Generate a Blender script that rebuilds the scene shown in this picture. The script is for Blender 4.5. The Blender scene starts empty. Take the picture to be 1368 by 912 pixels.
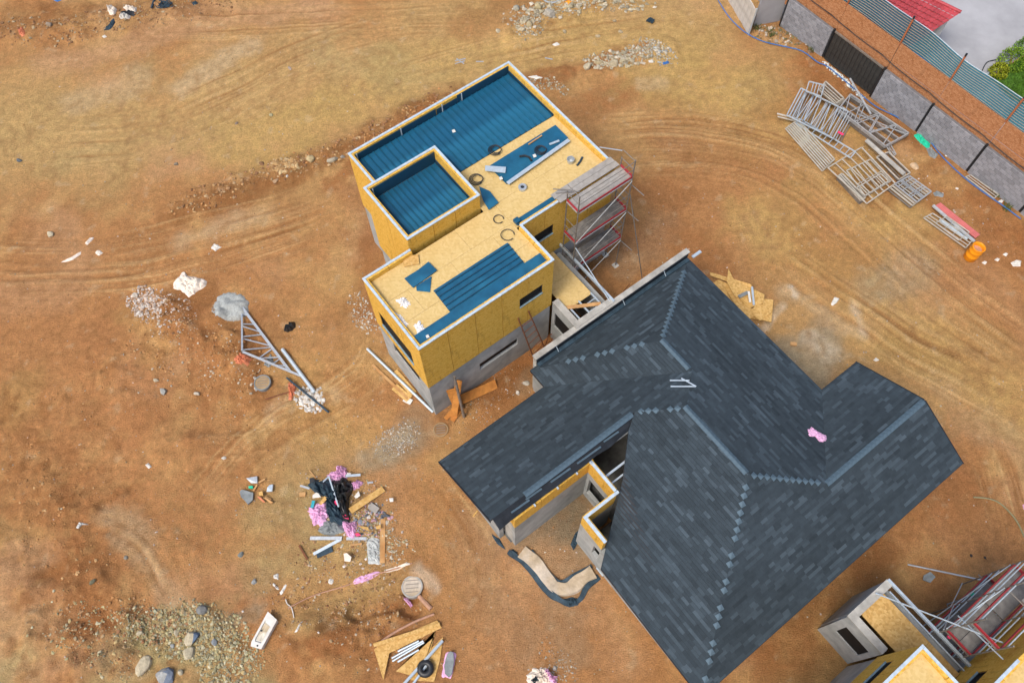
import bpy, bmesh, math, random
import numpy as np
from mathutils import Vector

random.seed(11)
NPR = np.random.RandomState(5)
scn = bpy.context.scene
COL = scn.collection

# ------------------------------------------------------------------ camera
TILT, ROLL, HEAD = math.radians(26.57), math.radians(-1.42), math.radians(36.0)
FOC, CAM_H = 1093.5, 33.0
fw = np.array([0, math.sin(TILT), -math.cos(TILT)])
rt = np.array([1.0, 0, 0])
up = np.cross(rt, fw)
RM = np.array([math.cos(ROLL) * rt + math.sin(ROLL) * up, -math.sin(ROLL) * rt + math.cos(ROLL) * up, fw])
cam_d = bpy.data.cameras.new('camera')
cam = bpy.data.objects.new('camera', cam_d)
COL.objects.link(cam)
from mathutils import Matrix
cam.matrix_world = Matrix(((RM[0][0], RM[1][0], -RM[2][0], 0), (RM[0][1], RM[1][1], -RM[2][1], 0),
                           (RM[0][2], RM[1][2], -RM[2][2], CAM_H), (0, 0, 0, 1)))
cam_d.sensor_width = 36.0
cam_d.lens = FOC / 1368 * 36.0
cam_d.clip_end = 1000
scn.camera = cam

# ------------------------------------------------------------------ sky and sun
SUN_EL, SUN_AZ = math.radians(58), math.radians(222)      # azimuth clockwise from +Y: light from the lower left
wd = bpy.data.worlds.new('World')
scn.world = wd
wd.use_nodes = True
nt = wd.node_tree
sky = nt.nodes.new('ShaderNodeTexSky')
sky.sky_type = 'NISHITA'
sky.sun_disc = False
sky.sun_elevation = SUN_EL
sky.sun_rotation = SUN_AZ
sky.dust_density = 4.0
nt.links.new(sky.outputs[0], nt.nodes['Background'].inputs[0])
nt.nodes['Background'].inputs[1].default_value = 0.15
sd = bpy.data.lights.new('sun', 'SUN')
sd.energy = 1.5
sd.angle = math.radians(18)
sd.color = (1.0, 0.94, 0.86)
so = bpy.data.objects.new('sun', sd)
COL.objects.link(so)
sv = Vector((math.sin(SUN_AZ) * math.cos(SUN_EL), math.cos(SUN_AZ) * math.cos(SUN_EL), math.sin(SUN_EL)))
so.rotation_euler = sv.to_track_quat('Z', 'Y').to_euler()
so.location = (-20, -20, 50)
scn.view_settings.view_transform = 'Standard'
scn.view_settings.look = 'None'
scn.view_settings.gamma = 1
scn.view_settings.use_curve_mapping = False
scn.view_settings.exposure = 0.42

# ------------------------------------------------------------------ positions
def G(x, y, z=0.0):
    """point at height z seen at photo pixel x, y"""
    d = RM.T @ np.array([(x - 684) / FOC, -(y - 456) / FOC, 1.0])
    t = (z - CAM_H) / d[2]
    return np.array([t * d[0], t * d[1], z])
CH, SH = math.cos(HEAD), math.sin(HEAD)
def W(a, b, z=0.0):
    """house grid (a along the long eaves, b across) to world"""
    return np.array([a * CH - b * SH, a * SH + b * CH, z])

# ------------------------------------------------------------------ noise
_perm = NPR.permutation(512)
_ang = NPR.rand(512) * 2 * math.pi
_gx, _gy = np.cos(_ang), np.sin(_ang)
def perlin(x, y, seed=0):
    x = np.asarray(x, float) + seed * 17.31; y = np.asarray(y, float) + seed * 9.77
    xi = np.floor(x).astype(int); yi = np.floor(y).astype(int)
    xf = x - xi; yf = y - yi
    u_ = xf * xf * xf * (xf * (xf * 6 - 15) + 10); v_ = yf * yf * yf * (yf * (yf * 6 - 15) + 10)
    def g(ix, iy, dx, dy):
        h = _perm[(_perm[ix & 511] + iy) & 511]
        return _gx[h] * dx + _gy[h] * dy
    a = g(xi, yi, xf, yf); b = g(xi + 1, yi, xf - 1, yf)
    c = g(xi, yi + 1, xf, yf - 1); d = g(xi + 1, yi + 1, xf - 1, yf - 1)
    return (a + u_ * (b - a)) * (1 - v_) + (c + u_ * (d - c)) * v_
def fbm(x, y, f, o=4, seed=0, gain=0.5):
    r = 0; amp = 1.0
    for k in range(o):
        r = r + amp * perlin(x * f, y * f, seed + k * 3)
        f *= 2.03; amp *= gain
    return r
def sstep(e0, e1, x):
    t = np.clip((x - e0) / (e1 - e0), 0, 1)
    return t * t * (3 - 2 * t)

# ------------------------------------------------------------------ mesh helpers
class MB:
    def __init__(self):
        self.v = []; self.f = []; self.c = []
    def face(self, pts, col=None):
        n = len(self.v)
        self.v.extend([tuple(p) for p in pts]); self.f.append(tuple(range(n, n + len(pts)))); self.c.append(col)
    def hexa(self, p, col=None):           # 4 bottom + 4 top
        n = len(self.v); self.v.extend([tuple(q) for q in p])
        for q in ((3, 2, 1, 0), (4, 5, 6, 7), (0, 1, 5, 4), (1, 2, 6, 5), (2, 3, 7, 6), (3, 0, 4, 7)):
            self.f.append(tuple(n + k for k in q)); self.c.append(col)
        return self
    def abox(self, a0, a1, b0, b1, z0, z1, T=W, col=None):
        return self.hexa([T(a0, b0, z0), T(a1, b0, z0), T(a1, b1, z0), T(a0, b1, z0),
                          T(a0, b0, z1), T(a1, b0, z1), T(a1, b1, z1), T(a0, b1, z1)], col)
    def beam(self, p, q, w, h, upv=(0, 0, 1), col=None):
        p = np.array(p, float); q = np.array(q, float); d = q - p; d /= np.linalg.norm(d)
        s = np.cross(d, np.array(upv, float))
        if np.linalg.norm(s) < 1e-4: s = np.cross(d, (0, 1, 0.0))
        s /= np.linalg.norm(s); t = np.cross(s, d)
        s = s * w / 2; t = t * h / 2
        return self.hexa([p - s - t, p + s - t, q + s - t, q - s - t, p - s + t, p + s + t, q + s + t, q - s + t], col)
    def tube(self, p, q, r, n=8, r2=None, caps=True, col=None):
        p = np.array(p, float); q = np.array(q, float); d = q - p; d /= np.linalg.norm(d)
        s = np.cross(d, (0, 0, 1.0))
        if np.linalg.norm(s) < 1e-3: s = np.array([1.0, 0, 0])
        s /= np.linalg.norm(s); t = np.cross(s, d); r2 = r if r2 is None else r2
        k = len(self.v)
        for c_, rr in ((p, r), (q, r2)):
            for i in range(n):
                an = 2 * math.pi * i / n
                self.v.append(tuple(c_ + rr * (math.cos(an) * s + math.sin(an) * t)))
        for i in range(n):
            j = (i + 1) % n
            self.f.append((k + i, k + j, k + n + j, k + n + i)); self.c.append(col)
        if caps:
            self.f.append(tuple(k + i for i in reversed(range(n)))); self.c.append(col)
            self.f.append(tuple(k + n + i for i in range(n))); self.c.append(col)
        return self
    def pipe(self, pts, r, n=6, col=None):
        for p, q in zip(pts[:-1], pts[1:]):
            if np.linalg.norm(np.array(q) - np.array(p)) > 1e-4: self.tube(p, q, r, n, col=col)
        return self
    def prism(self, pts, th, col=None):     # top outline, extruded down by th
        n = len(self.v); m = len(pts)
        self.v.extend([tuple(p) for p in pts]); self.v.extend([(p[0], p[1], p[2] - th) for p in pts])
        self.f.append(tuple(range(n, n + m))); self.f.append(tuple(reversed(range(n + m, n + 2 * m)))); self.c += [col, col]
        for i in range(m):
            j = (i + 1) % m
            self.f.append((n + j, n + i, n + m + i, n + m + j)); self.c.append(col)
        return self
    def lathe(self, c, prof, n=20, wob=0, col=None):   # prof: (radius, z)
        k = len(self.v); c = np.array(c, float)
        for r, z in prof:
            for i in range(n):
                an = 2 * math.pi * i / n
                self.v.append((c[0] + r * math.cos(an), c[1] + r * math.sin(an), c[2] + z))
        for j in range(len(prof) - 1):
            for i in range(n):
                i2 = (i + 1) % n
                self.f.append((k + j * n + i, k + j * n + i2, k + (j + 1) * n + i2, k + (j + 1) * n + i)); self.c.append(col)
        self.f.append(tuple(k + i for i in reversed(range(n)))); self.c.append(col)
        self.f.append(tuple(k + (len(prof) - 1) * n + i for i in range(n))); self.c.append(col)
        return self

ORG = {}
def obj(name, mb, mat, parent=None, smooth=False, recalc=True, org=None, bevel=0):
    v = np.array(mb.v, float)
    if org is None:
        lo = v.min(0); hi = v.max(0); org = np.array([(lo[0] + hi[0]) / 2, (lo[1] + hi[1]) / 2, lo[2]])
    me = bpy.data.meshes.new(name)
    me.from_pydata((v - org).tolist(), [], mb.f)
    if any(c is not None for c in mb.c):
        att = me.color_attributes.new('Col', 'FLOAT_COLOR', 'CORNER')
        arr = []
        for poly, c in zip(mb.f, mb.c):
            c = c if c is not None else (0.5, 0.5, 0.5)
            arr.extend([c[0], c[1], c[2], 1.0] * len(poly))
        att.data.foreach_set('color', arr)
    if recalc:
        bm = bmesh.new(); bm.from_mesh(me)
        bmesh.ops.recalc_face_normals(bm, faces=bm.faces)
        if bevel:
            bmesh.ops.bevel(bm, geom=[e for e in bm.edges], offset=bevel, segments=1, affect='EDGES')
        bm.to_mesh(me); bm.free()
    if smooth:
        me.polygons.foreach_set('use_smooth', [True] * len(me.polygons))
    me.materials.append(mat)
    o = bpy.data.objects.new(name, me)
    COL.objects.link(o)
    put(o, org, parent)
    return o
def put(o, org, parent=None):
    ORG[o.name] = np.array(org, float)
    if parent is not None:
        o.parent = parent
        o.location = Vector(np.array(org) - ORG[parent.name])
    else:
        o.location = Vector(org)
def tag(o, label=None, cat=None, group=None, kind=None):
    if label: o['label'] = label
    if cat: o['category'] = cat
    if group: o['group'] = group
    if kind: o['kind'] = kind
    return o
def thing(name, label, cat, loc, group=None):
    o = bpy.data.objects.new(name, None)
    COL.objects.link(o); o.empty_display_size = 0.2
    put(o, loc)
    return tag(o, label, cat, group)
def single(name, mb, mat, label, cat, group=None, kind=None, **kw):
    return tag(obj(name, mb, mat, **kw), label, cat, group, kind)

# ------------------------------------------------------------------ materials
def mat(name, col, rough=0.7, metal=0.0, var=0.12, vscale=6.0, bump=0.0, bscale=30.0, spec=0.3, stretch=(1, 1, 1), attr=False, col2=None, fine=0.0):
    m = bpy.data.materials.new(name); m.use_nodes = True
    n = m.node_tree.nodes; l = m.node_tree.links; p = n['Principled BSDF']
    p.inputs['Roughness'].default_value = rough; p.inputs['Metallic'].default_value = metal
    p.inputs['Specular IOR Level'].default_value = spec
    tc = n.new('ShaderNodeTexCoord'); mp = n.new('ShaderNodeMapping'); mp.inputs['Scale'].default_value = stretch
    l.new(tc.outputs['Object'], mp.inputs['Vector'])
    nz = n.new('ShaderNodeTexNoise'); nz.inputs['Scale'].default_value = vscale; nz.inputs['Detail'].default_value = 6
    nz.inputs['Roughness'].default_value = 0.62
    l.new(mp.outputs[0], nz.inputs['Vector'])
    rp = n.new('ShaderNodeMapRange')
    rp.inputs['From Min'].default_value = 0.3; rp.inputs['From Max'].default_value = 0.7
    rp.inputs['To Min'].default_value = 1 - var; rp.inputs['To Max'].default_value = 1 + var
    l.new(nz.outputs['Fac'], rp.inputs['Value'])
    if attr:
        at = n.new('ShaderNodeVertexColor'); at.layer_name = 'Col'; base = at.outputs['Color']
    else:
        rg = n.new('ShaderNodeRGB'); rg.outputs[0].default_value = (*col, 1); base = rg.outputs[0]
        if col2:
            mx0 = n.new('ShaderNodeMix'); mx0.data_type = 'RGBA'
            n2 = n.new('ShaderNodeTexNoise'); n2.inputs['Scale'].default_value = vscale * 0.35; n2.inputs['Detail'].default_value = 8
            l.new(mp.outputs[0], n2.inputs['Vector'])
            r2 = n.new('ShaderNodeMapRange'); r2.inputs['From Min'].default_value = 0.42; r2.inputs['From Max'].default_value = 0.62
            l.new(n2.outputs['Fac'], r2.inputs['Value']); l.new(r2.outputs[0], mx0.inputs['Factor'])
            l.new(base, mx0.inputs['A']); mx0.inputs['B'].default_value = (*col2, 1); base = mx0.outputs['Result']
    mx = n.new('ShaderNodeMix'); mx.data_type = 'RGBA'; mx.blend_type = 'MULTIPLY'; mx.inputs['Factor'].default_value = 1
    cmb = n.new('ShaderNodeCombineColor')
    for i in range(3): l.new(rp.outputs[0], cmb.inputs[i])
    l.new(base, mx.inputs['A']); l.new(cmb.outputs[0], mx.inputs['B'])
    l.new(mx.outputs['Result'], p.inputs['Base Color'])
    if bump:
        b2 = n.new('ShaderNodeTexNoise'); b2.inputs['Scale'].default_value = bscale; b2.inputs['Detail'].default_value = 5
        l.new(mp.outputs[0], b2.inputs['Vector'])
        bp = n.new('ShaderNodeBump'); bp.inputs['Strength'].default_value = bump; bp.inputs['Distance'].default_value = 0.03
        l.new(b2.outputs['Fac'], bp.inputs['Height']); l.new(bp.outputs[0], p.inputs['Normal'])
    return m
def osb_mat(name, c_dark, c_mid, c_light, stain=0.25, stain_col=(0.10, 0.055, 0.015)):
    m = bpy.data.materials.new(name); m.use_nodes = True
    n = m.node_tree.nodes; l = m.node_tree.links; p = n['Principled BSDF']
    p.inputs['Roughness'].default_value = 0.75; p.inputs['Specular IOR Level'].default_value = 0.2
    tc = n.new('ShaderNodeTexCoord')
    mp = n.new('ShaderNodeMapping'); mp.inputs['Rotation'].default_value = (0.4, 0.5, 0.7); mp.inputs['Scale'].default_value = (1, 1, 2.2)
    l.new(tc.outputs['Object'], mp.inputs['Vector'])
    vo = n.new('ShaderNodeTexVoronoi'); vo.inputs['Scale'].default_value = 13
    l.new(mp.outputs[0], vo.inputs['Vector'])
    bw = n.new('ShaderNodeSeparateColor'); l.new(vo.outputs['Color'], bw.inputs[0])
    nz = n.new('ShaderNodeTexNoise'); nz.inputs['Scale'].default_value = 1.6; nz.inputs['Detail'].default_value = 8; nz.inputs['Roughness'].default_value = 0.65
    l.new(tc.outputs['Object'], nz.inputs['Vector'])
    ad = n.new('ShaderNodeMath'); ad.operation = 'MULTIPLY_ADD'; ad.inputs[1].default_value = 0.55
    l.new(bw.outputs[0], ad.inputs[0])
    nm = n.new('ShaderNodeMath'); nm.operation = 'MULTIPLY'; nm.inputs[1].default_value = 0.45
    l.new(nz.outputs['Fac'], nm.inputs[0]); l.new(nm.outputs[0], ad.inputs[2])
    cr = n.new('ShaderNodeValToRGB')
    e = cr.color_ramp.elements
    e[0].position = 0.12; e[0].color = (*c_dark, 1); e[1].position = 0.85; e[1].color = (*c_light, 1)
    k = cr.color_ramp.elements.new(0.45); k.color = (*c_mid, 1)
    l.new(ad.outputs[0], cr.inputs[0])
    # water stains
    mp2 = n.new('ShaderNodeMapping'); mp2.inputs['Scale'].default_value = (2.4, 2.4, 0.32); l.new(tc.outputs['Object'], mp2.inputs['Vector'])
    n3 = n.new('ShaderNodeTexNoise'); n3.inputs['Scale'].default_value = 1.5; n3.inputs['Detail'].default_value = 9; n3.inputs['Roughness'].default_value = 0.7
    l.new(mp2.outputs[0], n3.inputs['Vector'])
    r3 = n.new('ShaderNodeMapRange'); r3.inputs['From Min'].default_value = 0.56; r3.inputs['From Max'].default_value = 0.70; r3.inputs['To Max'].default_value = stain
    l.new(n3.outputs['Fac'], r3.inputs['Value'])
    mx = n.new('ShaderNodeMix'); mx.data_type = 'RGBA'; l.new(r3.outputs[0], mx.inputs['Factor'])
    l.new(cr.outputs[0], mx.inputs['A']); mx.inputs['B'].default_value = (*stain_col, 1)
    l.new(mx.outputs['Result'], p.inputs['Base Color'])
    bp = n.new('ShaderNodeBump'); bp.inputs['Strength'].default_value = 0.25; bp.inputs['Distance'].default_value = 0.01
    l.new(bw.outputs[0], bp.inputs['Height']); l.new(bp.outputs[0], p.inputs['Normal'])
    return m

M = {}
M['osb'] = osb_mat('osb_wall', (0.50, 0.265, 0.030), (0.66, 0.385, 0.062), (0.74, 0.48, 0.115), 0.6)
M['osb_deck'] = osb_mat('osb_deck', (0.54, 0.375, 0.140), (0.60, 0.430, 0.172), (0.65, 0.48, 0.215), 0.6, (0.38, 0.235, 0.08))
M['osb_cut'] = osb_mat('osb_offcut', (0.42, 0.24, 0.07), (0.56, 0.34, 0.11), (0.66, 0.44, 0.17), 0.25)
M['osb_old'] = osb_mat('osb_hoarding', (0.24, 0.095, 0.035), (0.40, 0.175, 0.075), (0.50, 0.26, 0.13), 0.6, (0.10, 0.05, 0.03))
M['concrete'] = mat('concrete', (0.36, 0.37, 0.36), 0.85, var=0.22, vscale=1.8, bump=0.25, bscale=18, col2=(0.27, 0.29, 0.28))
M['concrete_pale'] = mat('concrete_pale', (0.42, 0.41, 0.37), 0.85, var=0.25, vscale=3, bump=0.3, bscale=25, col2=(0.31, 0.30, 0.27))
M['concrete_dark'] = mat('concrete_dark', (0.13, 0.13, 0.12), 0.9, var=0.3, vscale=3, bump=0.3)
M['blue'] = mat('blue_roof_metal', (0.008, 0.090, 0.172), 0.42, 0.0, var=0.25, vscale=1.6, spec=0.45, col2=(0.013, 0.112, 0.195))
M['blue_dark'] = mat('blue_flashing', (0.012, 0.055, 0.10), 0.45, 0.0, var=0.2, vscale=2, spec=0.4)
M['trim'] = mat('white_foam_coping', (0.44, 0.53, 0.60), 0.6, var=0.2, vscale=5)
M['white'] = mat('white_plastic', (0.64, 0.62, 0.56), 0.55, var=0.12, vscale=4)
M['steel'] = mat('galvanised_steel', (0.52, 0.55, 0.56), 0.42, 0.55, var=0.18, vscale=7)
M['steel_dk'] = mat('dull_steel', (0.26, 0.235, 0.205), 0.55, 0.5, var=0.25, vscale=5)
M['steel_tan'] = mat('dusty_steel', (0.50, 0.47, 0.40), 0.6, 0.2, var=0.2, vscale=6)
M['steel_lt'] = mat('bright_steel', (0.50, 0.58, 0.63), 0.4, 0.35, var=0.12, vscale=6)
M['black'] = mat('black_plastic', (0.018, 0.020, 0.022), 0.45, var=0.3, vscale=5, spec=0.5)
M['felt'] = mat('black_felt', (0.016, 0.020, 0.026), 0.6, var=0.35, vscale=3, bump=0.4, bscale=8)
M['red'] = mat('red_paint', (0.36, 0.035, 0.045), 0.5, var=0.2, vscale=5)
M['redsoft'] = mat('faded_red_steel', (0.50, 0.14, 0.13), 0.5, var=0.2, vscale=5)
M['rust'] = mat('rust', (0.19, 0.075, 0.035), 0.8, 0.2, var=0.35, vscale=8)
M['rustpole'] = mat('rusty_pole', (0.40, 0.13, 0.05), 0.7, 0.1, var=0.3, vscale=6)
M['orange'] = mat('orange_plastic', (0.83, 0.30, 0.012), 0.42, var=0.10, vscale=6)
M['pink'] = mat('pink_insulation', (0.70, 0.40, 0.60), 0.8, var=0.25, vscale=9, bump=0.3)
M['whitecloth'] = mat('white_cloth', (0.72, 0.64, 0.54), 0.85, var=0.12, vscale=6, bump=0.3, bscale=12)
M['bluetarp'] = mat('blue_tarp', (0.030, 0.055, 0.075), 0.6, var=0.45, vscale=4, spec=0.25, bump=.5, bscale=14)
M['greybag'] = mat('grey_sheet', (0.20, 0.22, 0.22), 0.6, var=0.3, vscale=4)
M['greensack'] = mat('green_sack', (0.02, 0.50, 0.30), 0.5, var=0.2, vscale=5)
M['greywood'] = mat('grey_wood', (0.33, 0.31, 0.28), 0.85, var=0.22, vscale=3, stretch=(1, 1, 8), col2=(0.30, 0.27, 0.23))
M['darkdeck'] = mat('dark_deck', (0.20, 0.19, 0.175), 0.85, var=0.3, vscale=4, col2=(0.13, 0.125, 0.115))  # darker than the grey wood, for scaffold decks
M['wood'] = mat('timber', (0.50, 0.29, 0.12), 0.75, var=0.2, vscale=4, col2=(0.40, 0.20, 0.07))
M['wood_or'] = mat('orange_timber', (0.52, 0.22, 0.05), 0.75, var=0.22, vscale=4, col2=(0.42, 0.16, 0.035))
M['hose'] = mat('blue_hose', (0.04, 0.15, 0.40), 0.4, var=0.1)
M['stone'] = mat('stone', (0.4, 0.35, 0.27), 0.9, var=0.25, vscale=7, bump=0.5, bscale=14, attr=True)
M['block'] = mat('concrete_block', (0.27, 0.275, 0.29), 0.9, var=0.18, vscale=6, bump=0.3, attr=True)
M['mortar'] = mat('mortar', (0.15, 0.15, 0.155), 0.95, var=0.2, vscale=4)
M['shingle'] = mat('shingle', (0.05, 0.05, 0.05), 0.82, var=0.16, vscale=2.5, bump=0.35, bscale=60, spec=0.25, attr=True)
M['cap'] = mat('ridge_cap', (0.068, 0.108, 0.140), 0.75, var=0.25, vscale=4, spec=0.3)
M['gravel'] = mat('grey_gravel', (0.36, 0.38, 0.36), 0.95, var=0.3, vscale=14, bump=0.9, bscale=22)
M['lime'] = mat('pale_mortar', (0.52, 0.45, 0.36), 0.9, var=0.25, vscale=3, bump=0.5, bscale=10, col2=(0.40, 0.32, 0.22))
M['mesh_or'] = mat('orange_mesh', (0.58, 0.20, 0.10), 0.7, var=0.3, vscale=9)
M['conduit'] = mat('red_soil_pipe', (0.44, 0.25, 0.16), 0.7, var=0.25, vscale=6)
M['redtile'] = mat('red_roof_tile', (0.40, 0.058, 0.068), 0.6, var=0.25, vscale=2, spec=0.3)
M['leaf'] = mat('leaf', (0.16, 0.25, 0.02), 0.6, var=0.3, vscale=3, attr=True)
M['teal'] = mat('teal_plastic', (0.02, 0.30, 0.36), 0.5, var=0.2)
M['hotpink'] = mat('hot_pink_plastic', (0.85, 0.05, 0.16), 0.5, var=0.15)
M['yard'] = mat('yard_concrete', (0.36, 0.36, 0.37), 0.85, var=0.14, vscale=0.6, bump=0.1, bscale=10, col2=(0.30, 0.30, 0.31))
M['wall_white'] = mat('white_painted_board', (0.56, 0.54, 0.50), 0.8, var=0.2, vscale=2, col2=(0.42, 0.38, 0.32))
M['gate'] = mat('dark_gate_metal', (0.045, 0.045, 0.042), 0.6, 0.3, var=0.35, vscale=3)
M['soil_in'] = mat('bare_soil', (0.27, 0.155, 0.07), 0.95, var=0.25, vscale=2, bump=0.5)

def sheet_mat():
    m = bpy.data.materials.new('translucent_green_sheet'); m.use_nodes = True
    n = m.node_tree.nodes; l = m.node_tree.links; p = n['Principled BSDF']
    p.inputs['Base Color'].default_value = (0.012, 0.135, 0.19, 1); p.inputs['Roughness'].default_value = 0.35
    tr = n.new('ShaderNodeBsdfTransparent'); tr.inputs[0].default_value = (0.22, 0.55, 0.62, 1)
    mx = n.new('ShaderNodeMixShader'); mx.inputs[0].default_value = 0.60
    l.new(tr.outputs[0], mx.inputs[1]); l.new(p.outputs[0], mx.inputs[2]); l.new(mx.outputs[0], n['Material Output'].inputs[0])
    return m
M['sheet'] = sheet_mat()
M['sill'] = mat('blue_grey_sill', (0.22, 0.32, 0.36), 0.5, var=0.2)
M['interior_shade'] = mat('painted_interior_shade', (0.012, 0.012, 0.012), 0.6, var=0.2, spec=0.2)  # black fill that paints the interior shade behind openings
M['trimw'] = mat('white_foam', (0.74, 0.73, 0.72), 0.9, var=0.1, vscale=8)
M['rib'] = mat('tan_rib', (0.36, 0.29, 0.22), 0.7, var=0.2)

# ------------------------------------------------------------------ ground
def polyd(x, y, pts):
    """distance to a polyline, signed side distance, and run along it"""
    best = np.full(x.shape, 1e9); side = np.zeros(x.shape); run = np.zeros(x.shape); acc = 0.0
    for p, q in zip(pts[:-1], pts[1:]):
        dx, dy = q[0] - p[0], q[1] - p[1]; L = math.hypot(dx, dy)
        t = np.clip(((x - p[0]) * dx + (y - p[1]) * dy) / (L * L), 0, 1)
        ex, ey = x - p[0] - t * dx, y - p[1] - t * dy
        d = np.hypot(ex, ey); s = (dx * ey - dy * ex) / L
        k = d < best
        best = np.where(k, d, best); side = np.where(k, np.sign(s) * d, side); run = np.where(k, acc + t * L, run)
        acc += L
    return best, side, run
def smooth_line(pts, n=5):
    P = [np.array(p, float) for p in pts]
    if len(P) < 3: return P
    out = []
    for i in range(len(P) - 1):
        p0 = P[max(i - 1, 0)]; p1 = P[i]; p2 = P[i + 1]; p3 = P[min(i + 2, len(P) - 1)]
        for k in range(n):
            t = k / n
            out.append(0.5 * (2 * p1 + (p2 - p0) * t + (2 * p0 - 5 * p1 + 4 * p2 - p3) * t * t + (3 * p1 - p0 - 3 * p2 + p3) * t ** 3))
    out.append(P[-1]); return out
def line(px):
    return [tuple(p[:2]) for p in smooth_line([G(*p)[:2] for p in px], 4)]
class Feat:
    def __init__(self, px, w): self.pts = line(px) if len(px) > 1 else None; self.c = G(*px[0])[:2]; self.w = w
    def sel(self, x, y, pad):
        if self.pts:
            P = np.array(self.pts); lo = P.min(0) - pad; hi = P.max(0) + pad
        else: lo = np.array(self.c) - pad; hi = np.array(self.c) + pad
        return (x > lo[0]) & (x < hi[0]) & (y > lo[1]) & (y < hi[1])
    def total(self): return sum(math.hypot(q[0] - p[0], q[1] - p[1]) for p, q in zip(self.pts[:-1], self.pts[1:]))
    def d(self, x, y):
        if self.pts: return polyd(x, y, self.pts)
        d = np.hypot(x - self.c[0], y - self.c[1]); return d, d, d

# berms, heaps and hollows: pixel line, half width (m), height (m), roughness
BERMS = [([(230, 283), (330, 245), (420, 215), (520, 168), (600, 130)], 1.1, 0.16, 0.5),
         ([(690, 120), (780, 100), (850, 80), (890, 65)], 1.0, 0.18, 0.6),
         ([(690, 45), (740, 20), (800, 5)], 1.3, 0.25, 0.6),
         ([(0, 45), (120, 35), (240, 12), (330, -5)], 1.6, 0.22, 0.7),
         ([(300, 470), (330, 520), (370, 540)], 1.6, 0.16, 0.7),
         ([(230, 430), (290, 450), (310, 480)], 1.6, 0.32, 0.9), ([(220, 600), (330, 590)], 1.0, .14, .6), ([(440, 450), (450, 520)], 1.2, .1, .6),
         ([(120, 470), (190, 560), (250, 600)], 1.4, 0.12, 0.8),
         ([(40, 660), (90, 700), (110, 760)], 1.6, 0.24, 0.6), ([(60, 790), (120, 800), (170, 780)], 1.3, 0.22, 0.6), ([(-10, 700), (20, 760)], 1.5, 0.2, 0.6),
         ([(60, 850), (120, 860), (160, 850)], 1.5, 0.32, 0.9), ([(100, 905), (180, 900)], 1.2, .22, .8),
         ([(250, 880), (280, 860)], 2.0, 0.25, 0.6),
         ([(390, 850), (470, 830), (520, 800), (560, 760)], 0.9, 0.16, 0.5),
         ([(400, 780), (470, 755), (540, 745)], 0.7, 0.08, 0.5),
         ([(470, 880), (430, 860)], 1.4, 0.24, 0.9),
         ([(430, 660), (470, 700)], 1.6, 0.14, 0.4),
         ([(1020, 40), (1060, 55), (1100, 75)], 0.7, 0.15, 0.7)]
HOLLOWS = [([(480, 815), (530, 800), (548, 810)], 0.55, -0.38), ([(351, 513)], 0.7, -0.15), ([(551, 784)], 0.6, -0.22),
           ([(200, 640), (320, 690)], 2.0, -0.08), ([(500, 870), (440, 800)], 1.2, -0.08),
           ([(390, 800), (470, 790), (530, 765)], 0.3, -0.10)]
# tyre tracks: pixel line, half width, number of grooves, depth
RUTS = [([(-40, 345), (120, 345), (260, 318), (380, 285), (470, 250)], 1.7, 9, 0.035),
        ([(-40, 385), (140, 375), (280, 350), (440, 300)], 1.0, 6, 0.03),
        ([(800, 195), (930, 190), (1060, 225), (1180, 320), (1300, 420), (1400, 480)], 2.3, 11, 0.035),
        ([(790, 170), (900, 165), (1030, 185), (1120, 240)], 1.2, 7, 0.025),
        ([(1010, 330), (1100, 390), (1220, 470), (1400, 560)], 1.6, 8, 0.03),
        ([(60, 190), (200, 175), (300, 130), (400, 80), (520, 40)], 2.2, 10, 0.022),
        ([(200, 40), (420, 30), (640, 20)], 1.5, 8, 0.02),
        ([(520, 110), (640, 75), (800, 45), (900, 30)], 1.5, 8, 0.025),
        ([(250, 690), (330, 600), (480, 500), (500, 430)], 1.2, 6, 0.02),
        ([(110, 690), (190, 720), (230, 790), (260, 830)], 0.7, 4, 0.05),
        ([(240, 590), (330, 595), (420, 560)], 0.9, 5, 0.05),
        ([(600, 860), (640, 780), (620, 700), (560, 620)], 1.3, 6, 0.02),
        ([(1300, 560), (1340, 640), (1368, 760)], 1.0, 6, 0.02)]
BERMS = [(Feat(p, w), w, h, r) for p, w, h, r in BERMS]
HOLLOWS = [(Feat(p, w), w, h) for p, w, h in HOLLOWS]
RUTS = [(Feat(p, w), w, n, dp) for p, w, n, dp in RUTS]
ROUGH = [(Feat(p, w), w, s) for p, w, s in [
    ([(20, 560), (110, 640), (90, 760), (60, 860)], 4.0, 1.0), ([(200, 470), (320, 490), (420, 530)], 3.2, 0.9),
    ([(160, 850), (260, 870)], 3.0, 0.9), ([(250, 270), (420, 220), (560, 150)], 1.1, 0.7), ([(430, 860), (500, 820)], 2.2, 0.9),
    ([(420, 660), (470, 720), (420, 760)], 2.5, 0.5), ([(60, 20), (220, 5)], 2.2, 0.9), ([(700, 30), (800, 5)], 1.8, 0.8),
    ([(700, 120), (860, 75)], 1.3, 0.7), ([(300, 650), (260, 720), (340, 800)], 2.6, 0.5), ([(1060, 420), (1130, 470), (1250, 540)], 2.0, 0.3),
    ([(1150, 700), (1300, 700), (1340, 640)], 2.5, 0.3), ([(1060, 40), (1150, 120), (1350, 330)], 1.8, 0.4)]]
def ab_of(x, y): return x * CH + y * SH, -x * SH + y * CH
def flat_mask(x, y):
    a, b = ab_of(x, y); m = np.ones_like(x)
    for a0, a1, b0, b1 in ((3.4, 19.2, -2.6, 10.9), (4.6, 16.1, 10.5, 21.9), (4.6, 16.5, -15, -3.2)):
        d = np.maximum(np.maximum(a0 - a, a - a1), np.maximum(b0 - b, b - b1))
        m = np.minimum(m, sstep(-0.1, 0.9, d))
    return m
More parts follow.
